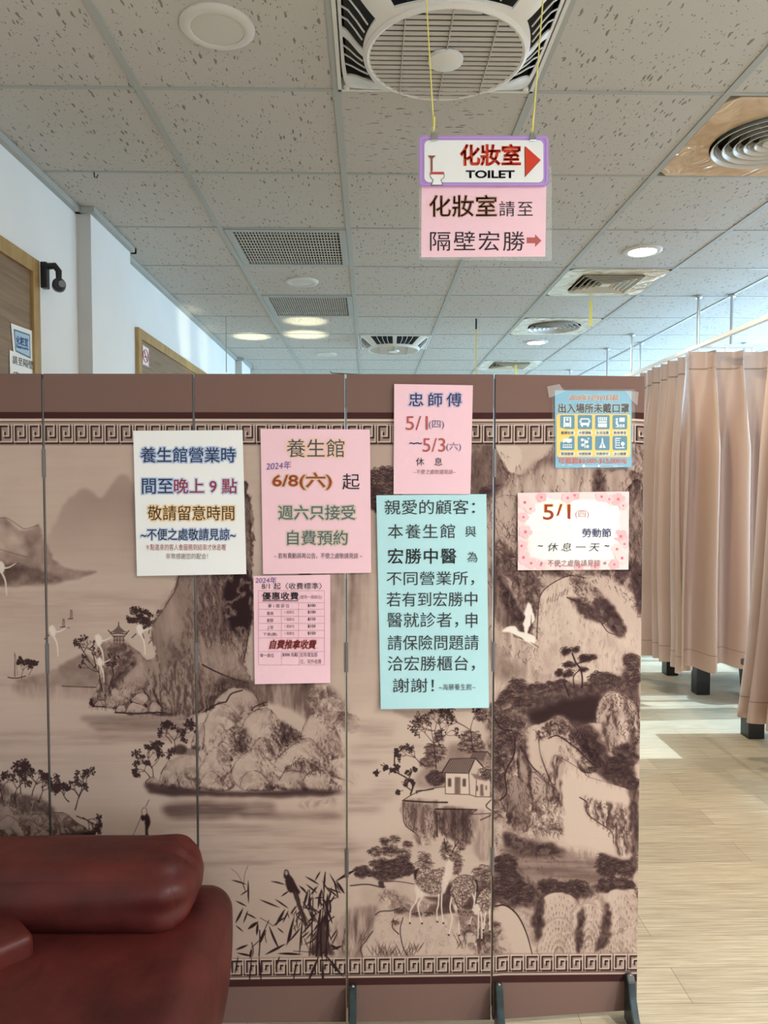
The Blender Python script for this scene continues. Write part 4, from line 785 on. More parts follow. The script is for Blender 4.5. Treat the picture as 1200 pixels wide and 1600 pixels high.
for k in range(5):
    xa, xb = JX[k]+.003, JX[k+1]-.003; ya, yb = JY[k], JY[k+1]; th = .018
    bm = bmesh.new(); uvl = bm.loops.layers.uv.new('UVMap')
    cs = [(xa, ya, ZB), (xb, yb, ZB), (xb, yb, ZT), (xa, ya, ZT)]
    fv = [bm.verts.new(c) for c in cs]; bv = [bm.verts.new((c[0], c[1]+th, c[2])) for c in cs]
    f = bm.faces.new(fv); f.material_index = 0
    for lp in f.loops:
        x, y, z = lp.vert.co; s = 1.95/y
        lp[uvl].uv = ((x*s+1.27)*KP/PW, 1-(1.79-(CAMZ+(z-CAMZ)*s))*KP/PH)
    bm.faces.new(bv[::-1]).material_index = 1
    for i in range(4): bm.faces.new((fv[i], bv[i], bv[(i+1) % 4], fv[(i+1) % 4])).material_index = 1
    p = link('panel', bm, [pm, em], scr)
    if k:
        j = k; hx, hy = JX[j], JY[j]
        for z0, z1 in ((1.50, 1.575), (.98, 1.06), (.42, .5)):
            bm = bmesh.new(); box(bm, (hx-.0055, hy-.0008, z0), (hx+.0055, hy+.004, z1), .001); tube(bm, [(hx, hy-.0006, z0), (hx, hy-.0006, z1)], .0018); link('hinge', bm, M['hinge'], p)
        bm = bmesh.new()
        for z0, z1 in ((.06, .42), (.5, .98), (1.06, 1.5), (1.575, 1.76)): box(bm, (hx-.0016+.001, hy-.0006, z0), (hx+.0022, hy+.006, z1))
        link('edge_strip', bm, M['hinge'] if k < 3 else M['edge'], p)
    feet = [(xa+.004, ya)] if k > 2 else []
    if k == 4: feet.append((xb-.036, yb))
    for fx, fy in feet:
        prof = [(fy-.002, .0), (fy-.002, .128), (fy-.02, .134), (fy-.034, .122), (fy-.045, .085), (fy-.068, .045), (fy-.105, .018), (fy-.112, 0)]
        bm = fixn(prism(bmesh.new(), prof, 0, fx, fx+.019)); bmesh.ops.bevel(bm, geom=bm.edges[:], offset=.002, segments=2, affect='EDGES'); ft = link('foot', bm, fm, p)
        bm = lathe(bmesh.new(), [(0, .0025), (.003, .002), (.0045, 0), (0, 0)], (fx+.0095, fy-.02, .1335), 12); link('screw', bm, M['chrome'], ft)

# ================================================================ lettering and printed sheets
INK = {}
def ink(c, rough=.6):
    k = tuple(round(x, 3) for x in c)
    if k not in INK: INK[k] = mat('printed_ink_%d' % (len(INK)+1), k, rough, 0, .3)
    return INK[k]
def srgb(r, g, b): return tuple(((c/255+.055)/1.055)**2.4 if c > 10 else c/3295 for c in (r, g, b))
def glyphs(body, stroke=0.0, shear=0.0, space=1.0, res=4):
    """outline font to flat faces; stroke adds a band of that half width along every outline (bold or glow)"""
    out = np.zeros((0, 2), np.float32); fs = []
    for pas in ((0, 1) if stroke > 0 else (0,)):
        cu = bpy.data.curves.new('lettering', 'FONT'); cu.body = body; cu.size = 1; cu.shear = shear; cu.space_character = space; cu.resolution_u = res
        if pas: cu.fill_mode = 'FRONT'; cu.bevel_depth = stroke; cu.bevel_resolution = 0
        else: cu.fill_mode = 'FRONT'
        o = bpy.data.objects.new('lettering', cu); me = o.to_mesh()
        n = len(me.vertices); co = np.empty(n*3, np.float32); me.vertices.foreach_get('co', co); co = co.reshape(-1, 3)
        base = len(out); z = co[:, 2]; zt = z.max() if n else 0
        for p in me.polygons:
            v = list(p.vertices)
            if pas and sum(z[i] for i in v)/len(v) < -1e-6: continue      # keep the upper half of the band
            fs.append([i+base for i in v])
        out = np.vstack([out, co[:, :2]]); o.to_mesh_clear(); bpy.data.objects.remove(o); bpy.data.curves.remove(cu)
        if not pas: glyphs.box = (out.min(0), out.max(0)) if n else None
    return out, fs
LET = []
class Sheet:
    """something printed: put(u, v, h) gives the point h above its surface that is seen at photo point (u, v)"""
    def __init__(s, o, put): s.o = o; s.put = put; s.lv = 0
    def mesh(s, name, parts, label=None):
        bm = bmesh.new(); ms = []
        for pts, faces, c, h in parts:
            m = ink(c)
            if m not in ms: ms.append(m)
            vs = [bm.verts.new(s.put(u, v, h)) for u, v in pts]
            for f in faces:
                try:
                    fc = bm.faces.new([vs[i] for i in f]); fc.material_index = ms.index(m)
                except ValueError: pass
        o = link(name, bm, ms, s.o)
        if label: o['label'] = label
        return o
    def text(s, body, x0, x1, y0, y1, c, halo=None, bold=0, shear=0, space=1.0, rot=0, hw=1.0, under=False, paper=(255, 255, 255), h=.0012):
        co, fs = glyphs(body, bold, shear, space)
        if not len(co): print('NO GLYPHS', body); return
        lo, hi = glyphs.box; k = np.array([(x1-x0)/max(hi[0]-lo[0], 1e-6), (y1-y0)/max(hi[1]-lo[1], 1e-6)])
        if hi[1]-lo[1] < .25: k[1] = k[0]
        def T(q):
            q = (q-lo)*k; u = x0+q[:, 0]; v = y1-q[:, 1]
            if rot: v = v+(u-x0)*rot
            return np.stack([u, v], 1)
        parts = []
        if halo:
            pc = np.array(paper, float); hc = np.array(halo, float)
            for i, (w, a) in enumerate(((2.5, .17), (1.6, .38), (.8, .6))):
                hco, hf = glyphs(body, bold+w*hw/max(k[0], 1e-6), shear, space, 2)
                parts.append((T(hco), hf, srgb(*(pc*(1-a)+hc*a)), h-.0008+i*.0002))
        parts.append((T(co), fs, srgb(*c), h))
        if under: parts.append(([(x0, y1+1.2), (x1, y1+1.2), (x1, y1+2.4), (x0, y1+2.4)], [(0, 1, 2, 3)], srgb(*c), h))
        o = s.mesh('lettering', parts); LET.append((o.name, body))
    def poly(s, name, polys, c, h=.0006, label=None):
        s.mesh(name, [(p, [tuple(range(len(p)))], srgb(*c), h) for p in polys], label)
    def lines(s, name, segs, w, c, h=.0010):
        P = []
        for (a, b) in segs:
            a = np.array(a, float); b = np.array(b, float); n = b-a; L = np.hypot(*n)
            if L < 1e-6: continue
            n = np.array([-n[1], n[0]])/L*w/2
            P.append(([a+n, b+n, b-n, a-n], [(0, 1, 2, 3)], srgb(*c), h))
        s.mesh(name, P)
def pl(*q): return [(q[i], q[i+1]) for i in range(len(q)-1)]
def rrect(x0, y0, x1, y1, r, n=5):
    out = []
    for cx, cy, a in ((x1-r, y0+r, -90), (x1-r, y1-r, 0), (x0+r, y1-r, 90), (x0+r, y0+r, 180)):
        for i in range(n+1): t = math.radians(a+90*i/n); out.append((cx+r*math.cos(t), cy+r*math.sin(t)))
    return out
def circ(x, y, r, n=20, ry=None): return [(x+r*math.cos(2*math.pi*i/n), y+(ry or r)*math.sin(2*math.pi*i/n)) for i in range(n)]
def paper_mat(name, c, c2=None):
    m = mat(name, c, .75, 0, .25); t = NT(m); cc = t.coords(); n = t.n('ShaderNodeTexNoise'); n.inputs['Scale'].default_value = 28; n.inputs['Detail'].default_value = 3; t.l(cc, 0, n, 'Vector'); t.bump(n, 0, .25, .004)
    return m
def notice(name, label, corners, m, curl=.004, wave=.0012, seed=0, fold=(), gap=.004):
    """a sheet taped to the screen; corners TL, TR, BR, BL in photo points"""
    C = np.array(corners, float); rg = random.Random(seed); a, b, c = rg.uniform(0, 6), rg.uniform(0, 6), rg.uniform(2, 5)
    cxy = C.mean(0); base = at_y(*cxy, 1.95)
    def st(u, v):
        s = t = .5
        for _ in range(6):
            p = (C[0]*(1-s)+C[1]*s)*(1-t)+(C[3]*(1-s)+C[2]*s)*t
            du = (C[1]-C[0])*(1-t)+(C[2]-C[3])*t; dv = (C[3]-C[0])*(1-s)+(C[2]-C[1])*s
            d = np.linalg.solve(np.stack([du, dv], 1), np.array([u, v])-p); s += d[0]; t += d[1]
        return s, t
    def put(u, v, h=0):
        s, t = st(u, v)
        f = wave*(math.sin(s*c+a)*math.sin(t*5+b)+1)+curl*max(0, (t-.75)/.25)**2*(.4+.6*math.sin(math.pi*min(max(s, 0), 1)))
        for q in fold: f += .0016*max(0, 1-abs(t-q)/.06)
        x = at_y(u, v, 1.95).x; y = screen_y(x)
        return at_y(u, v, y-gap-f-h)
    bm = bmesh.new(); nx, ny = 14, 22; g = []
    for j in range(ny+1):
        for i in range(nx+1):
            s, t = i/nx, j/ny; p = (C[0]*(1-s)+C[1]*s)*(1-t)+(C[3]*(1-s)+C[2]*s)*t; g.append(bm.verts.new(put(*p)))
    for j in range(ny):
        for i in range(nx): q = j*(nx+1)+i; bm.faces.new((g[q], g[q+nx+1], g[q+nx+2], g[q+1]))
    # the sheet's own thickness
    r = bmesh.ops.extrude_face_region(bm, geom=bm.faces[:])
    for v in [x for x in r['geom'] if isinstance(x, bmesh.types.BMVert)]: v.co.y += .0003
    fixn(bm)
    o = link(name, bm, m, None, 30); tag(o, label, 'notice', 'notices taped to the folding screen')
    return Sheet(o, put)
WHITE, PINK, CYAN = (247, 247, 245), (250, 207, 217), (188, 231, 236)
mw = paper_mat('white_paper', srgb(*WHITE)); mpk = paper_mat('pink_paper', srgb(*PINK)); mcy = paper_mat('pale_cyan_paper', srgb(*CYAN))
mcl = mat('clear_laminate', (.95, .97, .97), .12, 0, .5); mcl.node_tree.nodes['Principled BSDF'].inputs['Alpha'].default_value = .10
mtp = mat('clear_tape', (.9, .88, .82), .2); mtp.node_tree.nodes['Principled BSDF'].inputs['Alpha'].default_value = .25
NAVY, BLUEH, RED, GREY = (38, 44, 66), (95, 130, 200), (190, 78, 84), (90, 84, 88)
# white notice
S = notice('paper_notice', 'white paper notice with blue, red and orange lettering at the left', [(208, 673), (379, 672), (385, 897), (214, 900)], mw, .006, .0014, 1, (.5,))
S.text('養生館營業時', 220, 368, 699, 722.5, NAVY, BLUEH, .0, paper=WHITE)
S.text('間至', 222, 270, 748, 771.5, NAVY, BLUEH, .0, paper=WHITE); S.text('晚上 9 點', 272, 370, 748, 771, (196, 82, 92), (150, 165, 220), .008, paper=WHITE)
S.text('敬請留意時間', 231, 366, 790, 813, (48, 40, 40), (236, 168, 70), .0, paper=WHITE); S.text('~不便之處敬請見諒~', 220, 368, 826, 844, NAVY, (130, 160, 215), .004, paper=WHITE, hw=.7)
S.text('9 點進來的客人會服務到結束才休息喔', 229, 353, 850, 860, (170, 92, 84)); S.text('非常感謝您的配合！', 259, 325, 864.5, 873.5, (140, 105, 100))
# pink booking notice
S = notice('paper_notice', 'large pink paper notice with a red date line in olive glow', [(407, 670), (578, 671), (580, 895), (411, 897)], mpk, .002, .0012, 2, (.48,))
S.text('養生館', 448, 538, 686, 714.5, (72, 78, 104), (238, 205, 120), .0, paper=PINK); S.text('2024年', 416, 455, 722, 735, (104, 84, 150), shear=.1, rot=-.06)
S.text('6/8(六)', 426, 518, 739, 765, (208, 98, 62), (176, 172, 110), .016, paper=PINK); S.text('起', 535, 562, 740, 765, (40, 36, 42))
S.text('週六只接受', 435, 555, 789.5, 812, (82, 92, 110), (150, 178, 120), .0, paper=PINK); S.text('自費預約', 449, 543, 829, 851.5, (82, 92, 110), (160, 182, 120), .0, paper=PINK)
S.text('~ 若有異動將再公告，不便之處敬請見諒 ~', 428, 566, 864, 873, (96, 78, 88))
# pink price list
S = notice('paper_notice', 'small pink price list with a ruled table, lowest of the pink sheets', [(396, 900), (516, 898), (516, 1067), (398, 1069)], mpk, .003, .001, 3)
S.text('2024年', 399, 432, 901.5, 911.5, (104, 84, 150), shear=.1); S.text('8/1 起〈收費標準〉', 409, 503, 910.5, 921, (44, 38, 44), .0)
S.text('優惠收費', 410, 466, 925.5, 937, (66, 52, 56), (200, 160, 170), .02, paper=PINK, under=True, space=1.15, hw=.4); S.text('(僅限一個部位)', 468, 503, 930, 936.5, (150, 116, 124))
G = (206, 158, 170); H = [923, 941.7, 952, 963, 974, 985, 996.7, 1018, 1039]
S.lines('table_rule', [((404, y), (507, y)) for y in H]+[((404, 923), (404, 1039)), ((507, 923), (507, 1039)), ((466.5, 941.7), (466.5, 996.7)), ((439.8, 952), (439.8, 996.7)), ((440, 1018), (440, 1039)), ((467.5, 1018), (467.5, 1039))], .6, G)
S.text('單 1 個 部 位', 419, 452, 943.5, 949.5, (92, 62, 70))
for i, (a, b, c) in enumerate((('', '', '$100'), ('單肩', '1 個部位', '$100'), ('肩頸', '1 個部位', '$150'), ('上背', '1 個部位', '$150'), ('下背(腰)', '1 個部位', '$150'))):
    y = H[i+1]+2; S.text(c, 481, 493, y, y+5.2, (80, 60, 68), None, .015)
    if a: S.text(a, *((417, 427) if len(a) == 2 else (411, 433)), y+1.4, y+7.4, (92, 62, 70)); S.text(b, 445, 460, y, y+5, (150, 110, 120))
S.text('自費推拿收費', 421, 494, 1000, 1013.5, (128, 52, 48), (214, 130, 130), .025, .25, paper=PINK, hw=.6)
S.text('單一部位', 406.5, 428, 1021, 1027, (92, 62, 70)); S.text('$300 元起', 441.5, 465.5, 1019.5, 1026, (90, 60, 70), None, .01); S.text('如有增加部', 469, 496, 1019, 1026.5, (130, 98, 108)); S.text('位，另外收費', 469, 502, 1030, 1037.5, (130, 98, 108))
# pink leave notice
S = notice('paper_notice', 'upper pink paper notice with two red dates, above the cyan sheet', [(616, 600), (739, 602), (735, 772), (615, 772)], mpk, .002, .001, 4, (), .005)
S.text('忠師傅', 639, 721, 614, 635, (70, 84, 128), (160, 170, 215), .006, space=1.45, paper=PINK); S.text('5/1', 634, 668.5, 650, 672, (186, 92, 84)); S.text('(四)', 670, 694, 657, 671, (112, 104, 140))
S.text('~~', 640, 659, 690, 694, (84, 84, 132), None, .02); S.text('5/3', 660.5, 696, 684.5, 706, (186, 92, 84)); S.text('(六)', 697.5, 720.5, 691, 705.5, (112, 104, 140))
S.text('休', 650, 663, 715, 727.5, (44, 38, 40)); S.text('息', 679, 691, 715, 727.5, (44, 38, 40)); S.text('~不便之處敬請見諒~', 646, 712, 733.5, 741, (158, 118, 128))
# cyan notice
S = notice('paper_notice', 'tall pale cyan paper notice with nine lines of black writing', [(588, 774), (760, 772), (764, 1106), (595, 1108)], mcy, .010, .0014, 5, (.34, .65), .004)
BK = (58, 56, 58)
for a in (('親愛的顧客：', 601, 742, 781, 804, 0), ('本養生館', 606, 711, 819, 841.5, 0, 1.12), ('與', 727, 744, 822, 839, 0), ('宏勝中醫', 606, 713, 857, 881, .009, 1.1), ('為', 730, 746, 862, 878.5, 0), ('不同營業所，', 604, 741, 893, 915, 0), ('若有到宏勝中', 604, 746, 925, 948, 0), ('醫就診者，', 605, 716, 957, 981, 0), ('申', 728, 746, 957, 981, 0), ('請保險問題請', 606, 748, 992.5, 1016, 0), ('洽宏勝櫃台，', 606, 742, 1025, 1049, 0), ('謝謝！', 614, 678, 1060, 1082, 0), ('~海勝養生館~', 686, 743, 1068.5, 1078.5, 0)):
    S.text(*a[:5], (92, 92, 94) if a[0][0] == '~' else BK, None, a[5], space=a[6] if len(a) > 6 else 1, rot=-.004)
# laminated mask poster
BLUE = (112, 176, 202)
S = notice('mask_poster', 'small blue and yellow laminated mask poster with eight icons', [(867, 610), (987, 611), (987, 730), (868, 731)], mat('blue_poster_print', srgb(*BLUE), .35), .001, .0006, 6, (), .0045)
S.o['category'] = 'poster'; S.o.pop('group', None)
S.poly('yellow_panel', [rrect(869.5, 647, 985, 714, 4)], (246, 208, 96))
S.text('2020年12月01日起', 890, 966, 616.5, 625.5, (232, 148, 96), (250, 240, 225), .02, paper=BLUE, hw=.45); S.text('出入場所未戴口罩', 873, 983, 630.5, 645, (62, 50, 44), (240, 232, 214), .025, paper=BLUE, hw=.5)
LB = ['醫療照護', '大眾運輸', '生活消費', '教育學習', '觀展觀賽', '休閒娛樂', '宗教祭祀', '洽公機構']; TEAL = (66, 136, 164); IC = (232, 240, 238)
for i in range(8):
    x = 886.5+(i % 4)*27.4; y = 659.5+(i//4)*32.8
    S.poly('icon_tile', [rrect(x-11.3, y-11, x+11.3, y+11, 2)], TEAL, .001)
    ic = {0: [rrect(x-6, y-8, x-3.4, y+8, .5), rrect(x+3.4, y-8, x+6, y+8, .5), circ(x, y-4, 2), rrect(x-3, y+1, x+3, y+7, .6), rrect(x-6, y-8, x+6, y-6.6, .4)],
          1: [rrect(x-7, y-6, x+7, y-4, 1), rrect(x-7, y-5, x-5.4, y+5, .5), rrect(x+5.4, y-5, x+7, y+5, .5), rrect(x-7, y+1, x+7, y+5, 1), rrect(x-5.6, y+5, x-3, y+7.4, .5), rrect(x+3, y+5, x+5.6, y+7.4, .5), rrect(x-8.6, y-3, x-7.6, y+1, .3), rrect(x+7.6, y-3, x+8.6, y+1, .3)],
          2: [rrect(x-7+k*3, y-8, x-5+k*3, y-2, .6) for k in range(5)]+[rrect(x-7, y-1.4, x+7, y+1, .4), rrect(x-7, y+2, x+7, y+8, .8)],
          3: [rrect(x-1, y-7, x+7.5, y-.5, .6), circ(x-5, y-4.4, 1.8), rrect(x-6.6, y-2, x-3.4, y+4, .8), circ(x-3, y+5, 1.7), circ(x+1.4, y+5, 1.7), circ(x+5.6, y+5, 1.7), rrect(x-7, y+7, x+7.5, y+8, .3)],
          4: [[(x-7, y-7), (x+7, y-7), (x+7, y-2), (x+2, y), (x-3, y-2), (x-7, y)]]+[circ(x-6+k*3, y+3, 1.1) for k in range(5)]+[circ(x-6+k*3, y+6.4, 1.3) for k in range(5)],
          5: [circ(x-4, y-5, 2.4), circ(x+3, y-2, 2.6), circ(x-3.6, y+3, 2.4), circ(x+4, y+5.4, 2.4), circ(x+5.6, y-7, 1.4), rrect(x-.8, y-6, x+.6, y+8, .4)],
          6: [[(x-.7, y-8), (x+.7, y-8), (x+1.4, y+1), (x-1.4, y+1)], [(x-1.2, y-1), (x-.4, y+7.6), (x-5.4, y+7.6)], [(x+1.2, y-1), (x+.4, y+7.6), (x+5.4, y+7.6)]],
          7: [rrect(x-7, y-8, x+1, y-6.6, .3)]+[rrect(x-6+k*3.4, y-5+j*3.6, x-4+k*3.4, y-3+j*3.6, .3) for k in (0, 1) for j in (0, 1, 2)]+[rrect(x-7, y+6.6, x+7.4, y+8, .3), circ(x+4.4, y+1, 3), rrect(x+3.8, y+3, x+5, y+7, .3), rrect(x-7.4, y-7, x-6.6, y+7, .2)]}[i]
    S.poly('icon', ic, IC, .0014)
    yl = y+13.4; S.poly('caption_pill', [rrect(x-11.6, yl, x+11.6, yl+6.8, 3)], (244, 240, 226), .001); S.text(LB[i], x-9.8, x+9.8, yl+.9, yl+5.9, (74, 66, 56), None, .012, h=.0016)
S.text('可裁罰$3,000-$15,000元', 873, 979.5, 715.2, 724.4, (214, 104, 96), (240, 200, 190), .03, paper=BLUE, hw=.3)
S.lines('small_print', [((877, 726.5), (882, 726.5)), ((888, 726.5), (894, 726.5)), ((913, 728.5), (933, 728.5)), ((958, 728.5), (974, 728.5))], 1, (206, 224, 230)); S.poly('mark', [circ(912, 728, 2.4), rrect(934, 726, 937, 730, .6)], (226, 238, 240)); S.lines('mark', pl((938, 726.4), (964, 726.4), (964, 730), (938, 730), (938, 726.4)), .5, (206, 224, 230))
bm = bmesh.new(); q = [S.put(*p, .0022) for p in ((862, 608), (992, 608), (992, 734), (864, 734))]; quad(bm, q[0], q[3], q[2], q[1])
o = link('laminate', bm, mcl, S.o); o['label'] = 'clear laminate film'
for p in (((855, 604), (874, 600), (882, 612), (858, 622)), ((976, 610), (998, 612), (996, 634), (985, 624))): q = [S.put(*c, .003) for c in p]; bm = bmesh.new(); quad(bm, q[0], q[3], q[2], q[1]); link('tape', bm, mtp, S.o)
# holiday card with the blossom border
FL = (250, 246, 240)
S = notice('holiday_card', 'white card with pink blossom border below the mask poster', [(809, 770), (983, 768), (982, 890), (809, 891)], paper_mat('blossom_card_paper', srgb(248, 218, 216)), .002, .0012, 7, (.5,), .004)
S.o['category'] = 'card'; S.o.pop('group', None)
pts = [(x, y) for x, y in zip(*(lambda a: (896+71*np.sign(np.cos(a))*np.abs(np.cos(a))**.55+2.5*np.sin(a*9)+1.6*np.sin(a*17), 829+48*np.sign(np.sin(a))*np.abs(np.sin(a))**.55+2.5*np.cos(a*8)+1.5*np.sin(a*13)))(np.linspace(0, 2*math.pi, 90, endpoint=False)))]
S.mesh('white_field', [([(896, 829)]+[(896+(x-896)*g_, 829+(y-829)*g_) for x, y in pts], [(0, i+1, (i+1) % 90+1) for i in range(90)], srgb(*cc_), hh) for g_, cc_, hh in ((1.05, (250, 232, 228), .0003), (1.0, (250, 244, 238), .0005), (.94, FL, .0007))])
rf = random.Random(5)
for (x, y, r) in ((820, 785, 9), (829, 795, 7), (846, 777, 7), (887, 778, 8), (898, 774, 7), (940, 776, 8), (952, 780, 6), (966, 780, 9), (974, 790, 6), (818, 808, 7), (821, 831, 9), (815, 853, 8), (818, 871, 9), (830, 880, 8), (845, 883, 7), (970, 838, 9), (976, 850, 7), (964, 858, 8), (972, 872, 9), (960, 882, 7), (905, 886, 6), (930, 886, 6), (875, 885, 6)):
    a0 = rf.uniform(0, 6); c1 = rf.choice([(246, 200, 202), (243, 184, 188), (248, 212, 210)]); r *= 1.25; P = []
    for k in range(5):
        a = a0+k*1.2566; P.append([(min(max(px_, 810.5), 981.5), min(max(py_, 770.5), 889.5)) for px_, py_ in circ(x+math.cos(a)*r*.55, y+math.sin(a)*r*.5, r*.46, 12)])
    S.poly('blossom', P, c1, .0009+rf.uniform(0, .0002)); S.poly('blossom', [circ(x, y, r*.22, 8)], (226, 118, 126), .00125)
S.text('5/1', 849, 891, 788, 812, (206, 92, 52), (250, 206, 120), .008, paper=FL, h=.0018); S.text('(四)', 899, 920, 797.5, 810.5, (196, 128, 128), h=.0018); S.text('勞動節', 910, 955, 825.5, 839.5, (62, 76, 132), None, .006, h=.0018)
S.text('休 息 一 天', 856, 937, 848, 861.5, (50, 46, 52), None, 0, .2, h=.0018); S.text('~', 841, 848, 851, 854, (50, 46, 52), None, .02, h=.0018); S.text('~', 945, 952, 851, 854, (50, 46, 52), None, .02, h=.0018)
S.text('不便之處敬請見諒', 856, 938, 874.5, 885, (150, 112, 112), h=.0018); S.poly('dot', [circ(846, 880, 2.2, 8), circ(945.5, 880, 2.2, 8)], (170, 136, 136), .0016)

# ================================================================ hanging toilet sign and the laminated sheet clipped under it
YS = 1.71
sg = thing('hanging_sign', 'purple framed toilet sign with red arrowhead hanging on yellow cords', 'sign', at_y(756, 290, YS))
def put_sign(u, v, h=0): return at_y(u, v, YS-.004-h)
def plate(name, outline, y0, y1, m, parent):
    bm = bmesh.new(); a = [bm.verts.new(at_y(u, v, y0)) for u, v in outline]; b = [bm.verts.new(at_y(u, v, y1)) for u, v in outline]
    bm.faces.new(a); bm.faces.new(b[::-1])
    for i in range(len(a)): bm.faces.new((a[i], b[i], b[(i+1) % len(a)], a[(i+1) % len(a)]))
    return link(name, fixn(bm), m, parent)
mpur = mat('purple_sign_plastic', srgb(186, 146, 214), .25); mwp = mat('white_sign_face', srgb(244, 243, 240), .3)
plate('sign_frame', rrect(654.5, 212, 857.5, 291, 6), YS-.003, YS+.004, mpur, sg)
plate('sign_face', rrect(663, 219, 849, 285, 8), YS-.0042, YS-.002, mwp, sg)
SG = Sheet(sg, put_sign)
SG.lines('frame_rim', pl(*(rrect(657.5, 215, 854.5, 288, 5)+[rrect(657.5, 215, 854.5, 288, 5)[0]])), 1.2, (206, 176, 228), .0004)
SG.text('化妝室', 720, 813, 226, 258, (222, 72, 44), None, .035, h=.0010); SG.text('TOILET', 728.5, 803.5, 266.5, 278, (28, 26, 28), None, .03, h=.0010)
SG.poly('arrowhead', [[(819.5, 229), (844.5, 250.5), (820, 277)]], (60, 40, 40), .0006); SG.poly('arrowhead', [[(820.5, 228), (844.5, 249.5), (821, 275)]], (214, 66, 40), .0010)
# toilet bowl drawing (the cartoon figure on it is left out)
OL = (70, 62, 66)
bowl = [(672, 272), (694, 272), (694, 277), (689, 281), (690, 284), (692, 289), (674, 289), (676, 284), (677, 281), (673, 277)]
SG.poly('toilet_drawing', [bowl], (246, 245, 243), .0012); SG.lines('toilet_drawing', pl(*(bowl+[bowl[0]])), .8, OL, .0016); SG.poly('toilet_drawing', [rrect(672, 268.5, 694, 272.5, 1.5)], (196, 74, 66), .0018)
plun = [(668, 243), (681, 243), (676, 248), (676, 268), (673, 268), (673, 248)]; SG.poly('plunger_drawing', [plun], (150, 84, 72), .0014)
for u, s in ((678, -1), (832, 1)):
    bm = bmesh.new(); c = at_y(u, 214, YS)
    prism(bm, [(c.y-.008, c.z-.010), (c.y-.0075, c.z-.012), (c.y-.0005, c.z+.006), (c.y+.0085, c.z-.012), (c.y+.009, c.z-.010), (c.y+.001, c.z+.009), (c.y-.001, c.z+.009)], 0, c.x-.0075, c.x+.0075)
    for k in (-1, 1): tube(bm, [(c.x-.004, c.y+k*.004, c.z-.004), (c.x-.004, c.y+k*.006, c.z+.012), (c.x+.004, c.y+k*.006, c.z+.012), (c.x+.004, c.y+k*.004, c.z-.004)], .0009, 6)
    link('binder_clip', fixn(bm), M['chrome'], sg)
mco = noisy('yellow_cord', srgb(232, 214, 84), srgb(250, 240, 150), 400, .7)
for (u0, v0), (u1, v1) in (((678, 204), (662.5, -40)), ((832, 205), (853, -40))):
    a = at_y(u0, v0, YS); b = at_z(u1, v1, CEIL); b = Vector((a.x+(at_y(u1, v1, YS).x-a.x)*1.04, YS, CEIL)); bm = bmesh.new()
    tube(bm, [a, a.lerp(b, .3), a.lerp(b, .7), b], .0016, 6); tube(bm, [a+Vector((-.004, -.002, -.004)), a+Vector((0, 0, .004)), a+Vector((.0008, -.002, .03))], .002, 6); tube(bm, [a, a+Vector((-.003, -.001, .008)), a+Vector((-.006, -.002, .001))], .0011, 5)
    link('cord', bm, mco, sg)
SH = tag(plate('laminated_sheet', [(655, 258), (862, 260), (862.5, 405), (859, 408), (658, 405.5), (655, 402)], YS+.0045, YS+.006, mcl, None), 'pink laminated sheet with black writing under the toilet sign', 'notice')
s2 = Sheet(SH, lambda u, v, h=0: at_y(u, v, YS+.0042-h))
plate('pink_paper', [(659, 262), (854, 262), (852, 401), (658, 402)], YS+.0036, YS+.0044, mpk, SH)
s2.text('化妝室', 671, 776, 305, 338.5, (74, 44, 34), (246, 176, 110), .004, paper=PINK, hw=.6); s2.text('請至', 780, 832.5, 314, 338, (50, 40, 42), space=1.15); s2.text('隔壁宏勝', 672, 820, 361, 392, (50, 40, 42), space=1.12); s2.poly('arrow', [[(823, 371), (836, 371), (836, 366), (846, 376), (836, 386), (836, 380), (823, 380)]], (186, 98, 94), .0010)

# ================================================================ notices and fittings on the left wall and doors
XD = XW+.011
def wall_sheet(name, label, cat, corners, m, group=None):
    bm = bmesh.new(); a = [bm.verts.new(at_x(u, v, XD+.0015)) for u, v in corners]; b = [bm.verts.new(at_x(u, v, XD+.0002)) for u, v in corners]
    bm.faces.new(a); bm.faces.new(b[::-1])
    for i in range(4): bm.faces.new((a[i], b[i], b[(i+1) % 4], a[(i+1) % 4]))
    o = link(name, fixn(bm), m); tag(o, label, cat, group); return Sheet(o, lambda u, v, h=0: at_x(u, v, XD+.0017+h))
def qmap(C):
    C = np.array(C, float); return lambda s, t: tuple((C[0]*(1-s)+C[1]*s)*(1-t)+(C[3]*(1-s)+C[2]*s)*t)
S = wall_sheet('paper_notice', 'upper white door notice with a blue framed restroom panel', 'notice', [(17, 505), (50, 517), (51, 566), (21, 551)], mw)
q = qmap([(17, 505), (50, 517), (51, 566), (21, 551)])
S.poly('restroom_panel', [[q(.12, .16), q(.9, .14), q(.9, .92), q(.12, .92)]], (92, 122, 150), .0006); S.poly('restroom_panel', [[q(.16, .21), q(.86, .19), q(.86, .87), q(.16, .87)]], (176, 206, 226), .001)
S.text('化粧室', 25.5, 44, 524, 537, (60, 96, 180), None, .02, rot=.28, h=.0016); S.text('Restrooms', 26, 44.5, 538, 543, (70, 96, 150), None, .02, rot=.25, h=.0016)
q4 = [(15, 547), (54, 561), (55, 625), (16, 610)]
S = wall_sheet('paper_notice', 'lower white door notice with black writing, half hidden by the screen', 'notice', q4, mw)
S.text('請至隔壁', 20, 52, 555, 568, (60, 58, 60), rot=.30); S.text('宏勝', 21, 44, 579, 592, (60, 58, 60), rot=.30)
q5 = [(222.5, 538), (233, 545), (233, 574), (222.5, 569)]
S = wall_sheet('no_smoking_sign', 'small white and red no smoking sign on the far door', 'sign', q5, mw)
q = qmap(q5)
ring = [q(.5+.36*math.cos(a), .5+.33*math.sin(a)) for a in np.linspace(0, 2*math.pi, 25)]
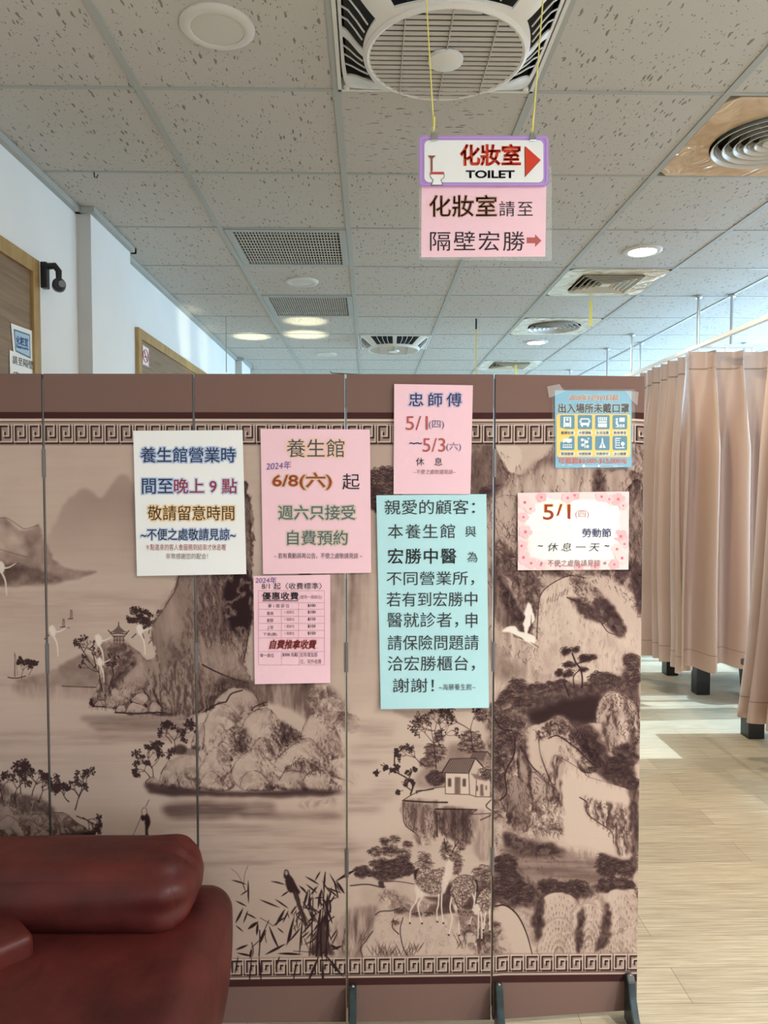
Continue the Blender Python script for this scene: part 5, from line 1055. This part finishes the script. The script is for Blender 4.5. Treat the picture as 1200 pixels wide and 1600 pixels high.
S.lines('prohibition_ring', list(zip(ring, ring[1:]))+[(q(.27, .26), q(.73, .74))], 1.3, (190, 84, 92), .0012); S.lines('cigarette_mark', [(q(.3, .56), q(.7, .52))], 1.6, (70, 64, 68), .0008); S.lines('border', pl(q(.04, .03), q(.96, .03), q(.96, .97), q(.04, .97), q(.04, .03)), .6, (196, 120, 126), .0006)
# small black camera bracket at the corner of the near door frame
a = at_x(66, 418, XW+.03)
cb = thing('wall_camera', 'small black bracket with round lens at the door frame corner', 'camera', a)
bm = bmesh.new(); p = at_x(59, 432, XW); box(bm, (XW+.021, p.y-.028, p.z-.05), (XW+.045, p.y+.004, p.z+.05), .004); link('mount_plate', bm, M['black'], cb)
bm = bmesh.new(); tube(bm, [(XW+.04, p.y-.012, p.z+.035), (XW+.07, p.y-.01, p.z+.038), (XW+.085, p.y-.01, p.z+.018), (XW+.085, p.y-.01, p.z-.02)], [.013, .013, .012, .010], 10); link('arm', bm, M['black'], cb, 40)
bm = lathe(bmesh.new(), [(0, .02), (.02, .02), (.025, .014), (.025, -.014), (.02, -.02), (.012, -.02), (.011, -.014), (0, -.014)], (0, 0, 0), 20)
bmesh.ops.rotate(bm, verts=bm.verts, matrix=Matrix.Rotation(math.radians(90), 3, 'X')); bmesh.ops.rotate(bm, verts=bm.verts, matrix=Matrix.Rotation(math.radians(-65), 3, 'Z')); bmesh.ops.rotate(bm, verts=bm.verts, matrix=Matrix.Rotation(math.radians(90), 3, 'Z')); bmesh.ops.translate(bm, verts=bm.verts, vec=(XW+.085, p.y-.01, p.z-.036))
link('lens_housing', fixn(bm), M['black'], cb, 40)
bm = bmesh.new(); tube(bm, [(XW+.1, p.y-.024, p.z-.036), (XW+.106, p.y-.031, p.z-.036)], .013, 16); link('lens', bm, mat('grey_lens', (.25, .25, .26), .15), cb)
# ================================================================ ceiling fixtures
def ceiling_fan(i, j, label):
    x, y = tile_xy(i, j); cx, cy = x+T/2, y+T/2; z = CEIL-.006
    o = thing('ceiling_fan', label, 'fan', (cx, cy, CEIL-.09), 'square ceiling circulation fans')
    R0, HZ = .205, -.066
    def P(a, s):                                  # s 0 at the grille ring, 1 at the square rim
        ca, sa = math.cos(a), math.sin(a); m = max(abs(ca), abs(sa)); n = (abs(ca)**7+abs(sa)**7)**(-1/7)
        r1 = .283*(n*.45+.55/m); r = R0+(r1-R0)*s; k = s*s*(3-2*s)
        return (cx+ca*r, cy+sa*r, z+HZ*(1-k*.96))
    NA, NS = 96, 10; bm = bmesh.new(); g = [[bm.verts.new(P(2*math.pi*k/NA, s/NS)) for s in range(NS+1)] for k in range(NA)]
    def is_open(k, s):
        a = (k+.5)*360/NA % 90; a = min(a, 90-a)     # 0 at a side's middle, 45 at a corner
        return 4 < a < 36 and 2 <= s < 9
    for k in range(NA):
        for s in range(NS):
            if not is_open(k, s): bm.faces.new((g[k][s], g[(k+1) % NA][s], g[(k+1) % NA][s+1], g[k][s+1]))
    r = bmesh.ops.extrude_face_region(bm, geom=bm.faces[:])
    for v in [q for q in r['geom'] if isinstance(q, bmesh.types.BMVert)]: v.co.z += .006
    for q in (((-1, -1), (1, -.965)), ((-1, .965), (1, 1)), ((-1, -1), (-.965, 1)), ((.965, -1), (1, 1))):
        box(bm, (cx+q[0][0]*.298, cy+q[0][1]*.298, CEIL-.008), (cx+q[1][0]*.298, cy+q[1][1]*.298, CEIL+.03))
    link('housing', fixn(bm), M['white'], o, 35)
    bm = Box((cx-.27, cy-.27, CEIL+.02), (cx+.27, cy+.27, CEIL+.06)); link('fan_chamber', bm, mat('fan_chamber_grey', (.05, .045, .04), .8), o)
    bm = bmesh.new(); N = 19
    zg = z+HZ-.004
    for k in range(N):
        yy = -R0+.012+(2*R0-.024)*k/(N-1); w = math.sqrt(max(R0**2-yy**2, 0))
        prism(bm, [(cy+yy-.0048, zg+.001), (cy+yy+.0048, zg-.0025), (cy+yy+.0048, zg-.001), (cy+yy-.0048, zg+.0025)], 0, cx-w, cx+w)
    for xx in (-.115, 0, .115): box(bm, (cx+xx-.0012, cy-math.sqrt(R0**2-xx**2), zg-.005), (cx+xx+.0012, cy+math.sqrt(R0**2-xx**2), zg+.003))
    link('grille', fixn(bm), mat('grey_grille', (.52, .49, .45), .5), o)
    bm = lathe(bmesh.new(), [(R0-.003, .004), (R0-.003, -.005), (R0+.004, -.007), (R0+.012, -.002), (R0+.012, .006)], (cx, cy, z+HZ), 64); link('grille_ring', fixn(bm), M['white'], o, 40)
    bm = lathe(bmesh.new(), [(R0, .02), (0, .02)], (cx, cy, z+HZ), 48); link('blade_shadow_plate', fixn(bm), mat('fan_shade_dark', (.05, .046, .042), .7), o)  # dark plate added for the shade between the slats
    bm = lathe(bmesh.new(), [(0, -.014), (.035, -.013), (.046, -.010), (.048, -.002), (0, -.002)], (cx, cy, zg), 32); link('hub_cap', fixn(bm), M['white'], o, 40)
    for sd in range(4):                           # curved vanes in the outlets of each side
        for sg_ in (-1, 1):
            for q in range(3):
                a = sd*math.pi/2+sg_*math.radians(12+q*8); bm = bmesh.new()
                p = [P(a+sg_*.03*math.sin(u*3), .25+.7*u) for u in (0, .33, .66, 1)]; tube(bm, [(u, v, w+.004) for u, v, w in p], .0024, 6)
                link('outlet_vane', bm, M['white'], o, True)
    for sx in (-1, 1):
        for sy in (-1, 1): link('corner_screw', lathe(bmesh.new(), [(0, -.012), (.006, -.011), (.009, -.006), (.009, 0), (0, 0)], (cx+sx*.272, cy+sy*.272, z), 14), M['chrome'] if False else M['white'], o, 40)
    return o, (cx, cy, z)
F1, fc = ceiling_fan(0, -1, 'large square ceiling fan with round grille above the toilet sign')
# printed maker's mark on the near fan
sf = Sheet(F1, lambda u, v, h=0: at_z(u, v, CEIL-.040-h))
sf.lines('maker_mark', list(zip(circ(583, 12, 3.2, 12), circ(583, 12, 3.2, 12)[1:]+circ(583, 12, 3.2, 12)[:1]))+list(zip(circ(588, 15, 3.4, 12), circ(588, 15, 3.4, 12)[1:]+circ(588, 15, 3.4, 12)[:1]))+list(zip(circ(584, 18, 3.4, 12), circ(584, 18, 3.4, 12)[1:]+circ(584, 18, 3.4, 12)[:1])), 1.2, (40, 36, 36), .01)
sf.lines('maker_mark', [((577.5, 6), (579.5, 8)), ((580, 6), (582, 8)), ((582.5, 6), (584.5, 8))], 1.6, (60, 56, 56), .01)
copy_thing(F1, (0, 7*T, 0), 'distant square ceiling fan just above the folding screen', 'square ceiling circulation fans')
for o in [x for x in bpy.data.objects if x.name.startswith('ceiling_fan')][1:]:
    for ch in list(o.children):
        if ch.name.startswith('maker_mark'): bpy.data.objects.remove(ch)
# down-lights
mglow = bpy.data.materials.new('lit_lamp_diffuser'); mglow.use_nodes = True
b = mglow.node_tree.nodes['Principled BSDF']; b.inputs['Emission Color'].default_value = (1, .90, .68, 1); b.inputs['Emission Strength'].default_value = 45
mdull = mat('unlit_lamp_diffuser', (.60, .57, .53), .4)
def downlight(x, y, label, lit, ang=0):
    o = thing('ceiling_light', label, 'ceiling light', (x, y, CEIL), 'round ceiling downlights')
    link('trim_ring', fixn(lathe(bmesh.new(), [(.098, 0), (.098, -.004), (.09, -.009), (.074, -.011), (.070, -.009), (.070, 0)], (x, y, CEIL), 44)), M['offwhite'], o, 40)
    link('diffuser', fixn(lathe(bmesh.new(), [(.0705, -.007), (.05, -.0095), (0, -.0105)], (x, y, CEIL), 44)), mglow if lit else mdull, o, 40)
    if lit:
        l = lamp('lamp_light', 'AREA', (x, y, CEIL-.02), (0, 0, 0), ang or 16, (1, .97, .93) if ang else (1, .86, .62), shape='DISK', size=.13)
    return o
def tc(i, j): a, b = tile_xy(i, j); return a+T/2, b+T/2
downlight(*tc(-1, -1), 'round unlit downlight nearest the camera, top left of the ceiling', False)
downlight(*tc(-1, 3), 'round unlit downlight between the two return air grilles', False)
downlight(*tc(-1, 7), 'small far unlit downlight left of the distant ceiling fan', False)
downlight(*tc(2, 2), 'bright lit downlight in front of the square air diffuser', True)
downlight(*tc(3, -4), 'added lit downlight to the right, unseen behind the camera', True, 62)  # added out of view to light the screen from the right
downlight(*tc(4, -3), 'added lit downlight at the far right, unseen behind the camera', True, 58)  # second added lamp, makes the screen brighter towards its right
downlight(*tc(2, 6), 'bright lit downlight behind the far round air diffuser', True)
# return-air grilles
def return_grille(i, j, label):
    x, y = tile_xy(i, j); o = thing('return_air_grille', label, 'vent', (x+T/2, y+T/2, CEIL), 'return air grilles in the ceiling')
    a, b_ = .014, T-.014; f = .034; bm = bmesh.new()
    for lo, hi in (((a, a), (b_, a+f)), ((a, b_-f), (b_, b_)), ((a, a+f), (a+f, b_-f)), ((b_-f, a+f), (b_, b_-f))): box(bm, (x+lo[0], y+lo[1], CEIL-.006), (x+hi[0], y+hi[1], CEIL+.012), .002)
    link('frame', bm, M['grid'], o)
    bm = bmesh.new(); n, m_ = 34, 12; L0, L1 = a+f, b_-f
    for k in range(1, n): q = L0+(L1-L0)*k/n; box(bm, (x+q-.0022, y+L0, CEIL-.001), (x+q+.0022, y+L1, CEIL+.003))
    for k in range(1, m_): q = L0+(L1-L0)*k/m_; box(bm, (x+L0, y+q-.0022, CEIL-.002), (x+L1, y+q+.0022, CEIL+.002))
    link('grille', bm, mat('ivory_egg_crate', (.58, .56, .50), .5), o)
    link('filter', Box((x+a, y+a, CEIL+.03), (x+b_, y+b_, CEIL+.04)), M['dark'], o)
return_grille(-1, 2, 'nearer rectangular return air grille, above the pink hours notice')
return_grille(-1, 4, 'farther rectangular return air grille beside the yellow light glints')
# supply diffusers on glossy cream plates
mpl = mat('glossy_cream_plate', (.72, .59, .40), .14, .45, .6); t = NT(mpl)
c = t.coords(scale=(5, 5, 1)); n = t.n('ShaderNodeTexNoise'); n.inputs['Scale'].default_value = 1.6; n.inputs['Distortion'].default_value = 1.2; t.l(c, 0, n, 'Vector'); t.l(t.ramp(n, 0, [(.35, (.64, .51, .33)), (.6, (.80, .67, .48))]), 0, t.b, 'Base Color'); t.bump(n, 0, .5, .02)
mring = mat('beige_diffuser_ring', (.60, .57, .52), .35)
mringc = mat('cream_diffuser_ring', (.62, .55, .42), .35)
def diffuser(i, j, square, label):
    x, y = tile_xy(i, j); cx, cy = x+T/2, y+T/2; o = thing('air_diffuser', label, 'vent', (cx, cy, CEIL), 'air diffusers on cream ceiling plates')
    bm = bmesh.new(); a = T/2-.013; hole = .185 if square else .2; n = 48; outer = []; inner = []
    for k in range(n):
        t_ = 2*math.pi*(k+.5)/n; ca, sa = math.cos(t_), math.sin(t_); m_ = max(abs(ca), abs(sa))
        outer.append((cx+ca/m_*a, cy+sa/m_*a)); r = hole/m_ if square else hole; inner.append((cx+ca*r, cy+sa*r))
    top = []
    for z in (CEIL-.004, CEIL+.01):
        top.append(([bm.verts.new((*p, z)) for p in outer], [bm.verts.new((*p, z)) for p in inner]))
    for k in range(n):
        q = (k+1) % n
        for (A, B) in top: bm.faces.new((A[k], A[q], B[q], B[k]))
        bm.faces.new((top[0][0][k], top[0][0][q], top[1][0][q], top[1][0][k])); bm.faces.new((top[0][1][k], top[0][1][q], top[1][1][q], top[1][1][k]))
    link('plate', fixn(bm), mpl, o)
    link('duct_box', Box((cx-.24, cy-.24, CEIL+.06), (cx+.24, cy+.24, CEIL+.07)), M['dark'], o)
    rs = (.195, .158, .122, .088, .054) if not square else (.18, .145, .112, .08, .05)
    for k, r in enumerate(rs):
        w = .023; z0 = -.016-.004*k*0
        prof = [(r, z0+.001), (r-.003, z0), (r-w*.55, z0+.012), (r-w, z0+.034), (r-w-.002, z0+.034), (r-w*.55-.003, z0+.008)]
        bm = lathe(bmesh.new(), [(q*(math.sqrt(2) if square else 1), z) for q, z in prof], (0, 0, 0), 4 if square else 56)
        if square: bmesh.ops.rotate(bm, verts=bm.verts, matrix=Matrix.Rotation(math.pi/4, 3, 'Z'))
        bmesh.ops.translate(bm, verts=bm.verts, vec=(cx, cy, CEIL)); link('ring', fixn(bm), mringc if square else mring, o, False if square else 50)
    if square: link('centre_plate', Box((cx-.028, cy-.028, CEIL-.016), (cx+.028, cy+.028, CEIL-.01), .002), mringc, o)
    else: link('centre_cone', fixn(lathe(bmesh.new(), [(0, -.02), (.014, -.018), (.026, -.012), (.024, .01), (0, .01)], (cx, cy, CEIL), 32)), mring, o, 40)
    bm = bmesh.new()
    for k in range(4): t_ = math.pi/4+k*math.pi/2; tube(bm, [(cx+.03*math.cos(t_), cy+.03*math.sin(t_), CEIL+.004), (cx+.17*math.cos(t_), cy+.17*math.sin(t_), CEIL+.004)], .003, 6)
    link('spokes', bm, mringc, o)
diffuser(2, 0, False, 'large round air diffuser on a cream plate at the upper right edge')
diffuser(2, 3, True, 'square louvred air diffuser with a ribbon, behind the nearer lit downlight')
diffuser(2, 5, False, 'small far round air diffuser on a shiny cream plate')
diffuser(2, 8, True, 'farthest square air diffuser just above the folding screen')
# ribbons and cords hanging from the ceiling
def strip(name, label, cat, pts, w, m, dark=0):
    bm = bmesh.new(); P_ = [Vector(p) for p in pts]
    for a, c_ in zip(P_, P_[1:]): box(bm, (min(a.x, c_.x)-w/2, a.y-.001, c_.z), (max(a.x, c_.x)+w/2, a.y+.001, a.z))
    o = link(name, bm, m); tag(o, label, cat); return o
p = at_z(921, 470, CEIL); o = strip('ribbon', 'yellow ribbon strip hanging from the square air diffuser', 'ribbon', [(p.x, p.y-.03, CEIL-.004), (p.x, p.y-.03, CEIL-.17)], .02, mco)
p = at_z(744, 497, CEIL); o = strip('yellow_string', 'thin yellow cord hanging from the ceiling behind the pink laminated sheet', 'cord', [(p.x, p.y, CEIL-.004), (p.x, p.y, CEIL-.07), (p.x, p.y, CEIL-.55)], .009, mco)
bm = bmesh.new(); box(bm, (p.x-.006, p.y-.004, CEIL-.08), (p.x+.006, p.y+.004, CEIL-.005), .001); link('hook', bm, M['black'], o)
p = at_z(353, 494, CEIL); o = strip('grey_string', 'fine grey cord hanging from the ceiling near the left wall', 'cord', [(p.x, p.y, CEIL-.004), (p.x, p.y, CEIL-.4)], .006, mat('grey_cord', (.45, .45, .38), .7))
p = at_z(806, 568, CEIL); strip('yellow_string', 'short yellow cord hanging at the farthest square air diffuser', 'cord', [(p.x, p.y, CEIL-.004), (p.x, p.y, CEIL-.35)], .02, mco)
bm = bmesh.new(); p = at_z(147, 268, CEIL); tube(bm, [(p.x, p.y, CEIL-.003), (p.x+.002, p.y-.002, CEIL-.022), (p.x+.012, p.y-.006, CEIL-.026), (p.x+.016, p.y-.004, CEIL-.014)], .0025, 6)
tag(link('ceiling_hook', bm, M['black']), 'tiny black hook clipped to the ceiling rail near the left wall', 'hook')
# bent wire lying on top of the screen
bm = bmesh.new(); tube(bm, [at_y(516, 580.5, 1.955), at_y(519, 583, 1.955), at_y(530, 583.5, 1.955), at_y(560, 585, 1.955)], .0012, 6)
tag(link('wire_hook', bm, M['black']), 'thin bent wire lying on the top edge of the folding screen', 'wire')
# hidden spot lamps added behind the screen imitate sun glints on ceiling and wall
for (u, v, e, sz) in ((393, 526, 1, .085), (478, 523, 1, .10), (478, 502, .8, .09)):
    p = at_z(u, v, CEIL); lamp('glint_spot', 'SPOT', (p.x+.12, p.y+.1, 1.2), ((p-Vector((p.x+.12, p.y+.1, 1.2))).to_track_quat('-Z', 'Y').to_euler()), 150*e, (1, .97, .66), spot_size=2*math.atan(sz*2.1/1.49), spot_blend=.8, shadow_soft_size=.01)
for (u, v, e) in ((288, 520, 1), (318, 545, .6)):
    p = at_x(u, v, XW); q = Vector((.1, p.y+.5, .9)); lamp('glint_spot', 'SPOT', q, ((p-q).to_track_quat('-Z', 'Y').to_euler()), 90*e, (1, .98, .72), spot_size=.2, spot_blend=.9, shadow_soft_size=.01)

# ================================================================ curtain rails, curtains, massage beds
ZR = CAMZ+.885
mrail = mat('white_curtain_rail', (.82, .82, .80), .3)
rl = thing('curtain_rail', 'long white curtain rail hung from the ceiling on steel rods', 'rail', (2.11, 4.69, ZR))
link('rail', Box((2.095, 2.2, ZR-.012), (2.125, 10.3, ZR+.014), .003), mrail, rl)
def rods(pts, par):
    for x, y in pts:
        bm = bmesh.new(); tube(bm, [(x, y, ZR+.01), (x, y, CEIL-.002)], .010, 10); link('rod', bm, M['chrome'], par)
        link('ceiling_flange', lathe(bmesh.new(), [(0, -.014), (.02, -.014), (.022, -.01), (.022, 0), (0, 0)], (x, y, CEIL-.003), 16), M['chrome'], par)
rods([(2.11, 3.3), (2.11, 4.69), (2.11, 5.88), (2.11, 6.49), (2.11, 7.7), (2.11, 9.2)], rl)
for y, lab in ((4.66, 'white cross rail of the nearer curtain cubicle'), (6.23, 'white cross rail of the farther curtain cubicle')):
    c2 = thing('cross_rail', lab, 'rail', (2.3, y, ZR)); link('rail', Box((2.127, y-.012, ZR-.012), (XR-.002, y+.012, ZR+.012), .003), mrail, c2); rods([(2.31, y), (3.2, y)], c2)
mc = mat('beige_satin_curtain', (.60, .425, .345), .38, 0, .35); t = NT(mc); t.b.inputs['Sheen Weight'].default_value = .15; t.b.inputs['Sheen Roughness'].default_value = .4
c = t.coords(scale=(1, 1, 1)); n = t.n('ShaderNodeTexNoise'); n.inputs['Scale'].default_value = 500; t.l(c, 0, n, 'Vector'); t.bump(n, 0, .1, .0008)
tl = t.n('ShaderNodeBsdfTranslucent'); tl.inputs[0].default_value = (.62, .43, .34, 1); mx = t.n('ShaderNodeMixShader'); mx.inputs[0].default_value = .10
t.l(t.b, 0, mx, 1); t.l(tl, 0, mx, 2); t.l(mx, 0, t.t.nodes['Material Output'], 0)
M['thread'] = mat('brown_thread', (.36, .25, .18), .7)
def curtain(label, a, b, ztop, zbot, pleats, amp, seed, lean=(0, 0), hem_var=.02):
    """pinch-pleated drape hanging between two rail points"""
    rg = random.Random(seed); a = Vector((*a, 0)); b = Vector((*b, 0)); d = (b-a); L = d.length; d.normalize(); nrm = Vector((d.y, -d.x, 0))
    o = thing('curtain', label, 'curtain', (a.x, a.y, zbot), 'beige pleated cubicle curtains')
    ph = [rg.uniform(-.35, .35) for _ in range(pleats+2)]; am = [rg.uniform(.65, 1.25) for _ in range(pleats+2)]; dr = [rg.uniform(-.5, .5) for _ in range(pleats+2)]
    nx, nz = pleats*22, 44
    def P(s, t_):                                 # s along the rail in pleats, t 0 top .. 1 hem
        k = min(int(s), pleats-1); f = s-k
        lo = am[k]*(1-f)+am[k+1]*f; w = ph[k]*(1-f)+ph[k+1]*f; dd = dr[k]*(1-f)+dr[k+1]*f
        x = 2*math.pi*(s+w*.25*min(1, t_*3)+dd*.18*t_)
        if t_ < .055: A = amp*.35; prof = max(0, math.cos(x))**6*1.6-.25
        else:
            g = min(1, (t_-.055)/.25); A = amp*(.35+.65*g); p1 = max(0, math.cos(x))**6*1.6-.25; p2 = math.cos(x)*.8+.28*math.cos(2*x+dd*2)+.1*math.sin(3*x+w*4); prof = p1*(1-g)+p2*g
        off = A*lo*prof+.012*math.sin(t_*7+k)*t_
        z = ztop+(zbot-ztop)*t_-(hem_var*math.sin(s*.9+seed)*t_)
        q = a+d*(L*s/pleats+.012*math.sin(x*2)*min(1, t_*4))+nrm*off
        return Vector((q.x+lean[0]*t_**1.5, q.y+lean[1]*t_**1.5, z))
    bm = bmesh.new(); g = [[bm.verts.new(P(pleats*i/nx, j/nz)) for i in range(nx+1)] for j in range(nz+1)]
    for j in range(nz):
        for i in range(nx): bm.faces.new((g[j][i], g[j+1][i], g[j+1][i+1], g[j][i+1]))
    m_ = link('drape', bm, mc, o, True)
    for (nm, t0, t1, off) in (('hem_stitching', .945, .9475, .0012), ('header_stitching', .052, .056, .0012)):
        bm = bmesh.new()
        gg = [[bm.verts.new(P(pleats*i/nx, t_)+nrm*off) for i in range(nx+1)] for t_ in (t0, t1)]
        for i in range(nx): bm.faces.new((gg[0][i], gg[1][i], gg[1][i+1], gg[0][i+1]))
        link(nm, bm, M['thread'], o, True)
    for k in range(pleats): q = a+d*(L*(k+.5)/pleats); bm = bmesh.new(); tube(bm, [(q.x, q.y, ztop-.005), (q.x, q.y, ZR-.0125)], .004, 6); link('glider', bm, mrail, o)
    return o
curtain('beige curtain bunched along the long rail, left part of the corner', (2.09, 5.56), (2.09, 4.745), ZR-.034, .235, 6, .085, 1, (0, 0))
curtain('beige curtain facing the camera on the nearer cross rail', (2.01, 4.655), (3.05, 4.66), ZR-.034, .30, 6, .125, 2, (0, 0))
curtain('nearest beige curtain at the right edge of the photo', (2.14, 3.86), (2.14, 2.75), ZR-.034, .235, 7, .05, 3, (-.115, .0))
curtain('far pale curtain glimpsed behind the corner curtain', (2.15, 6.23), (3.3, 6.23), ZR-.034, .30, 8, .045, 4, (0, 0))
mbk = mat('black_bed_frame', (.012, .012, .013), .35); mbv = mat('dark_brown_vinyl', (.06, .04, .035), .4)
def bed(x0, y0, y1, label):
    o = thing('massage_bed', label, 'bed', (x0, (y0+y1)/2, 0), 'massage beds behind the curtains'); x1 = x0+1.62; h = .45
    for x in (x0, x1-.095):
        for y in (y0, y1-.095): link('leg', Box((x, y, 0), (x+.095, y+.095, .34), .004), mbk, o)
    link('frame', Box((x0+.01, y0+.01, .34), (x1-.01, y1-.01, .42), .005), mbk, o)
    link('mattress', Box((x0-.01, y0-.01, .42), (x1+.01, y1+.01, h), .03, 4), mbv, o, 40)
bed(2.30, 5.05, 5.67, 'black legged bed under the corner curtain, second from the camera')
bed(2.20, 3.60, 4.25, 'black legged bed under the nearest curtain at the right edge')
bed(2.36, 6.42, 7.04, 'farthest dark bed, low behind the curtains beside the screen edge')
o = thing('waste_bin', 'dark grey perforated waste bin on the floor behind the curtain', 'bin', (2.68, 5.0, 0))
link('bin_body', fixn(lathe(bmesh.new(), [(0, 0), (.10, 0), (.105, .01), (.13, .30), (.125, .30), (.10, .012), (0, .012)], (2.68, 4.95, 0), 32)), mat('dark_grey_plastic', (.07, .07, .075), .5), o, 40)
link('rim', fixn(lathe(bmesh.new(), [(.124, .295), (.136, .295), (.137, .31), (.124, .312)], (2.68, 4.95, 0), 32)), M['black'], o, 40)

# ================================================================ red leather sofa in front of the screen
ml = mat('dark_red_leather', (.12, .02, .018), .48, 0, .36); t = NT(ml)
c = t.coords(); n = t.n('ShaderNodeTexNoise'); n.inputs['Scale'].default_value = 7; n.inputs['Detail'].default_value = 5; t.l(c, 0, n, 'Vector')
r = t.ramp(n, 0, [(.3, (.045, .007, .006)), (.7, (.112, .018, .0145))]); t.l(r, 0, t.b, 'Base Color')
v = t.n('ShaderNodeTexVoronoi'); v.inputs['Scale'].default_value = 260; t.l(c, 0, v, 'Vector'); w = t.n('ShaderNodeTexNoise'); w.inputs['Scale'].default_value = 14; t.l(c, 0, w, 'Vector')
b1 = t.n('ShaderNodeBump'); b1.inputs['Strength'].default_value = .12; b1.inputs['Distance'].default_value = .001; t.l(v, 'Distance', b1, 'Height')
b2 = t.n('ShaderNodeBump'); b2.inputs['Strength'].default_value = .25; b2.inputs['Distance'].default_value = .012; t.l(w, 0, b2, 'Height'); t.l(b1, 0, b2, 'Normal'); t.l(b2, 0, t.b, 'Normal')
def cushion(lo, hi, r, bulge=(0, 0, 0), n=26, warp=None):
    bm = bmesh.new(); lo, hi = Vector(lo), Vector(hi); c = (lo+hi)/2; h = (hi-lo)/2; seen = {}
    def pt(f):
        q = Vector(max(-h[i]+r, min(h[i]-r, f[i])) for i in range(3)); d = f-q
        if d.length > 1e-9: p = q+d.normalized()*r
        else: p = q.copy()
        u = [f[i]/h[i] for i in range(3)]
        for i in range(3):
            k = 1
            for j in range(3):
                if j != i: k *= (1-u[j]**2)
            p[i] += math.copysign(1, u[i])*bulge[i]*k*(abs(u[i])**3)
        p += c
        return warp(p) if warp else p
    def V(f):
        k = tuple(round(x, 5) for x in f)
        if k not in seen: seen[k] = bm.verts.new(pt(f))
        return seen[k]
    s = [math.sin(math.pi/2*(-1+2*i/n)) for i in range(n+1)]
    for ax in range(3):
        for sgn in (-1, 1):
            o1, o2 = (ax+1) % 3, (ax+2) % 3
            for i in range(n):
                for j in range(n):
                    q = []
                    for a_, b_ in ((i, j), (i+1, j), (i+1, j+1), (i, j+1)):
                        f = Vector((0, 0, 0)); f[ax] = sgn*h[ax]; f[o1] = s[a_]*h[o1]; f[o2] = s[b_]*h[o2]; q.append(V(f))
                    if sgn < 0: q.reverse()
                    try: bm.faces.new(q)
                    except ValueError: pass
    return fixn(bm)
so = thing('sofa', 'dark red leather sofa with bolster back in front of the screen', 'sofa', (-.8, 1.4, 0))
def taper(p):
    k = max(0, min(1, (.42-p.z)/.36)); p.x -= .055*k*k if p.x > -.6 else 0
    p.z += .006*math.sin(p.x*9)*math.sin(p.y*7); return p
link('armrest', cushion((-.84, .62, .06), (-.337, 1.81, .500), .062, (.012, 0, .006), 34, taper), ml, so, True)
def wrinkle(p):
    e = max(0, 1-abs(p.x+.44)/.09); a = math.atan2(p.z-.55, p.y-1.69)
    k = e*.006*math.sin(a*9+1); return Vector((p.x, p.y+k*math.cos(a), p.z+k*math.sin(a)-.010*max(0, (-.7-p.x))*.6))
link('back_bolster', cushion((-1.24, 1.565, .475), (-.412, 1.80, .630), .064, (.012, .01, .008), 40, wrinkle), ml, so, True)
link('backrest', cushion((-1.24, 1.62, .06), (-.80, 1.815, .56), .05, (0, 0, .0), 18), ml, so, True)
link('seat_cushion', cushion((-1.24, .66, .30), (-.85, 1.56, .46), .07, (.01, .01, .02), 24), ml, so, True)
def turn(p): q = Vector((p.x+.93, p.y-1.50)); a = math.radians(45); return Vector((-.93+q.x*math.cos(a)-q.y*math.sin(a), 1.50+q.x*math.sin(a)+q.y*math.cos(a), p.z))
link('side_cushion', cushion((-1.095, 1.335, .44), (-.765, 1.665, .550), .018, (0, 0, .012), 18, turn), ml, so, True)
link('seat_base', cushion((-1.24, .64, .06), (-.85, 1.62, .30), .03, (0, 0, 0), 10), ml, so, True)
bm = bmesh.new()
for x in (-1.18, -.44):
    for y in (.72, 1.76): lathe(bm, [(0, 0), (.022, 0), (.028, .065), (0, .065)], (x, y, 0), 14)
for k, f in enumerate([0]): pass
link('feet', bm, M['black'], so)
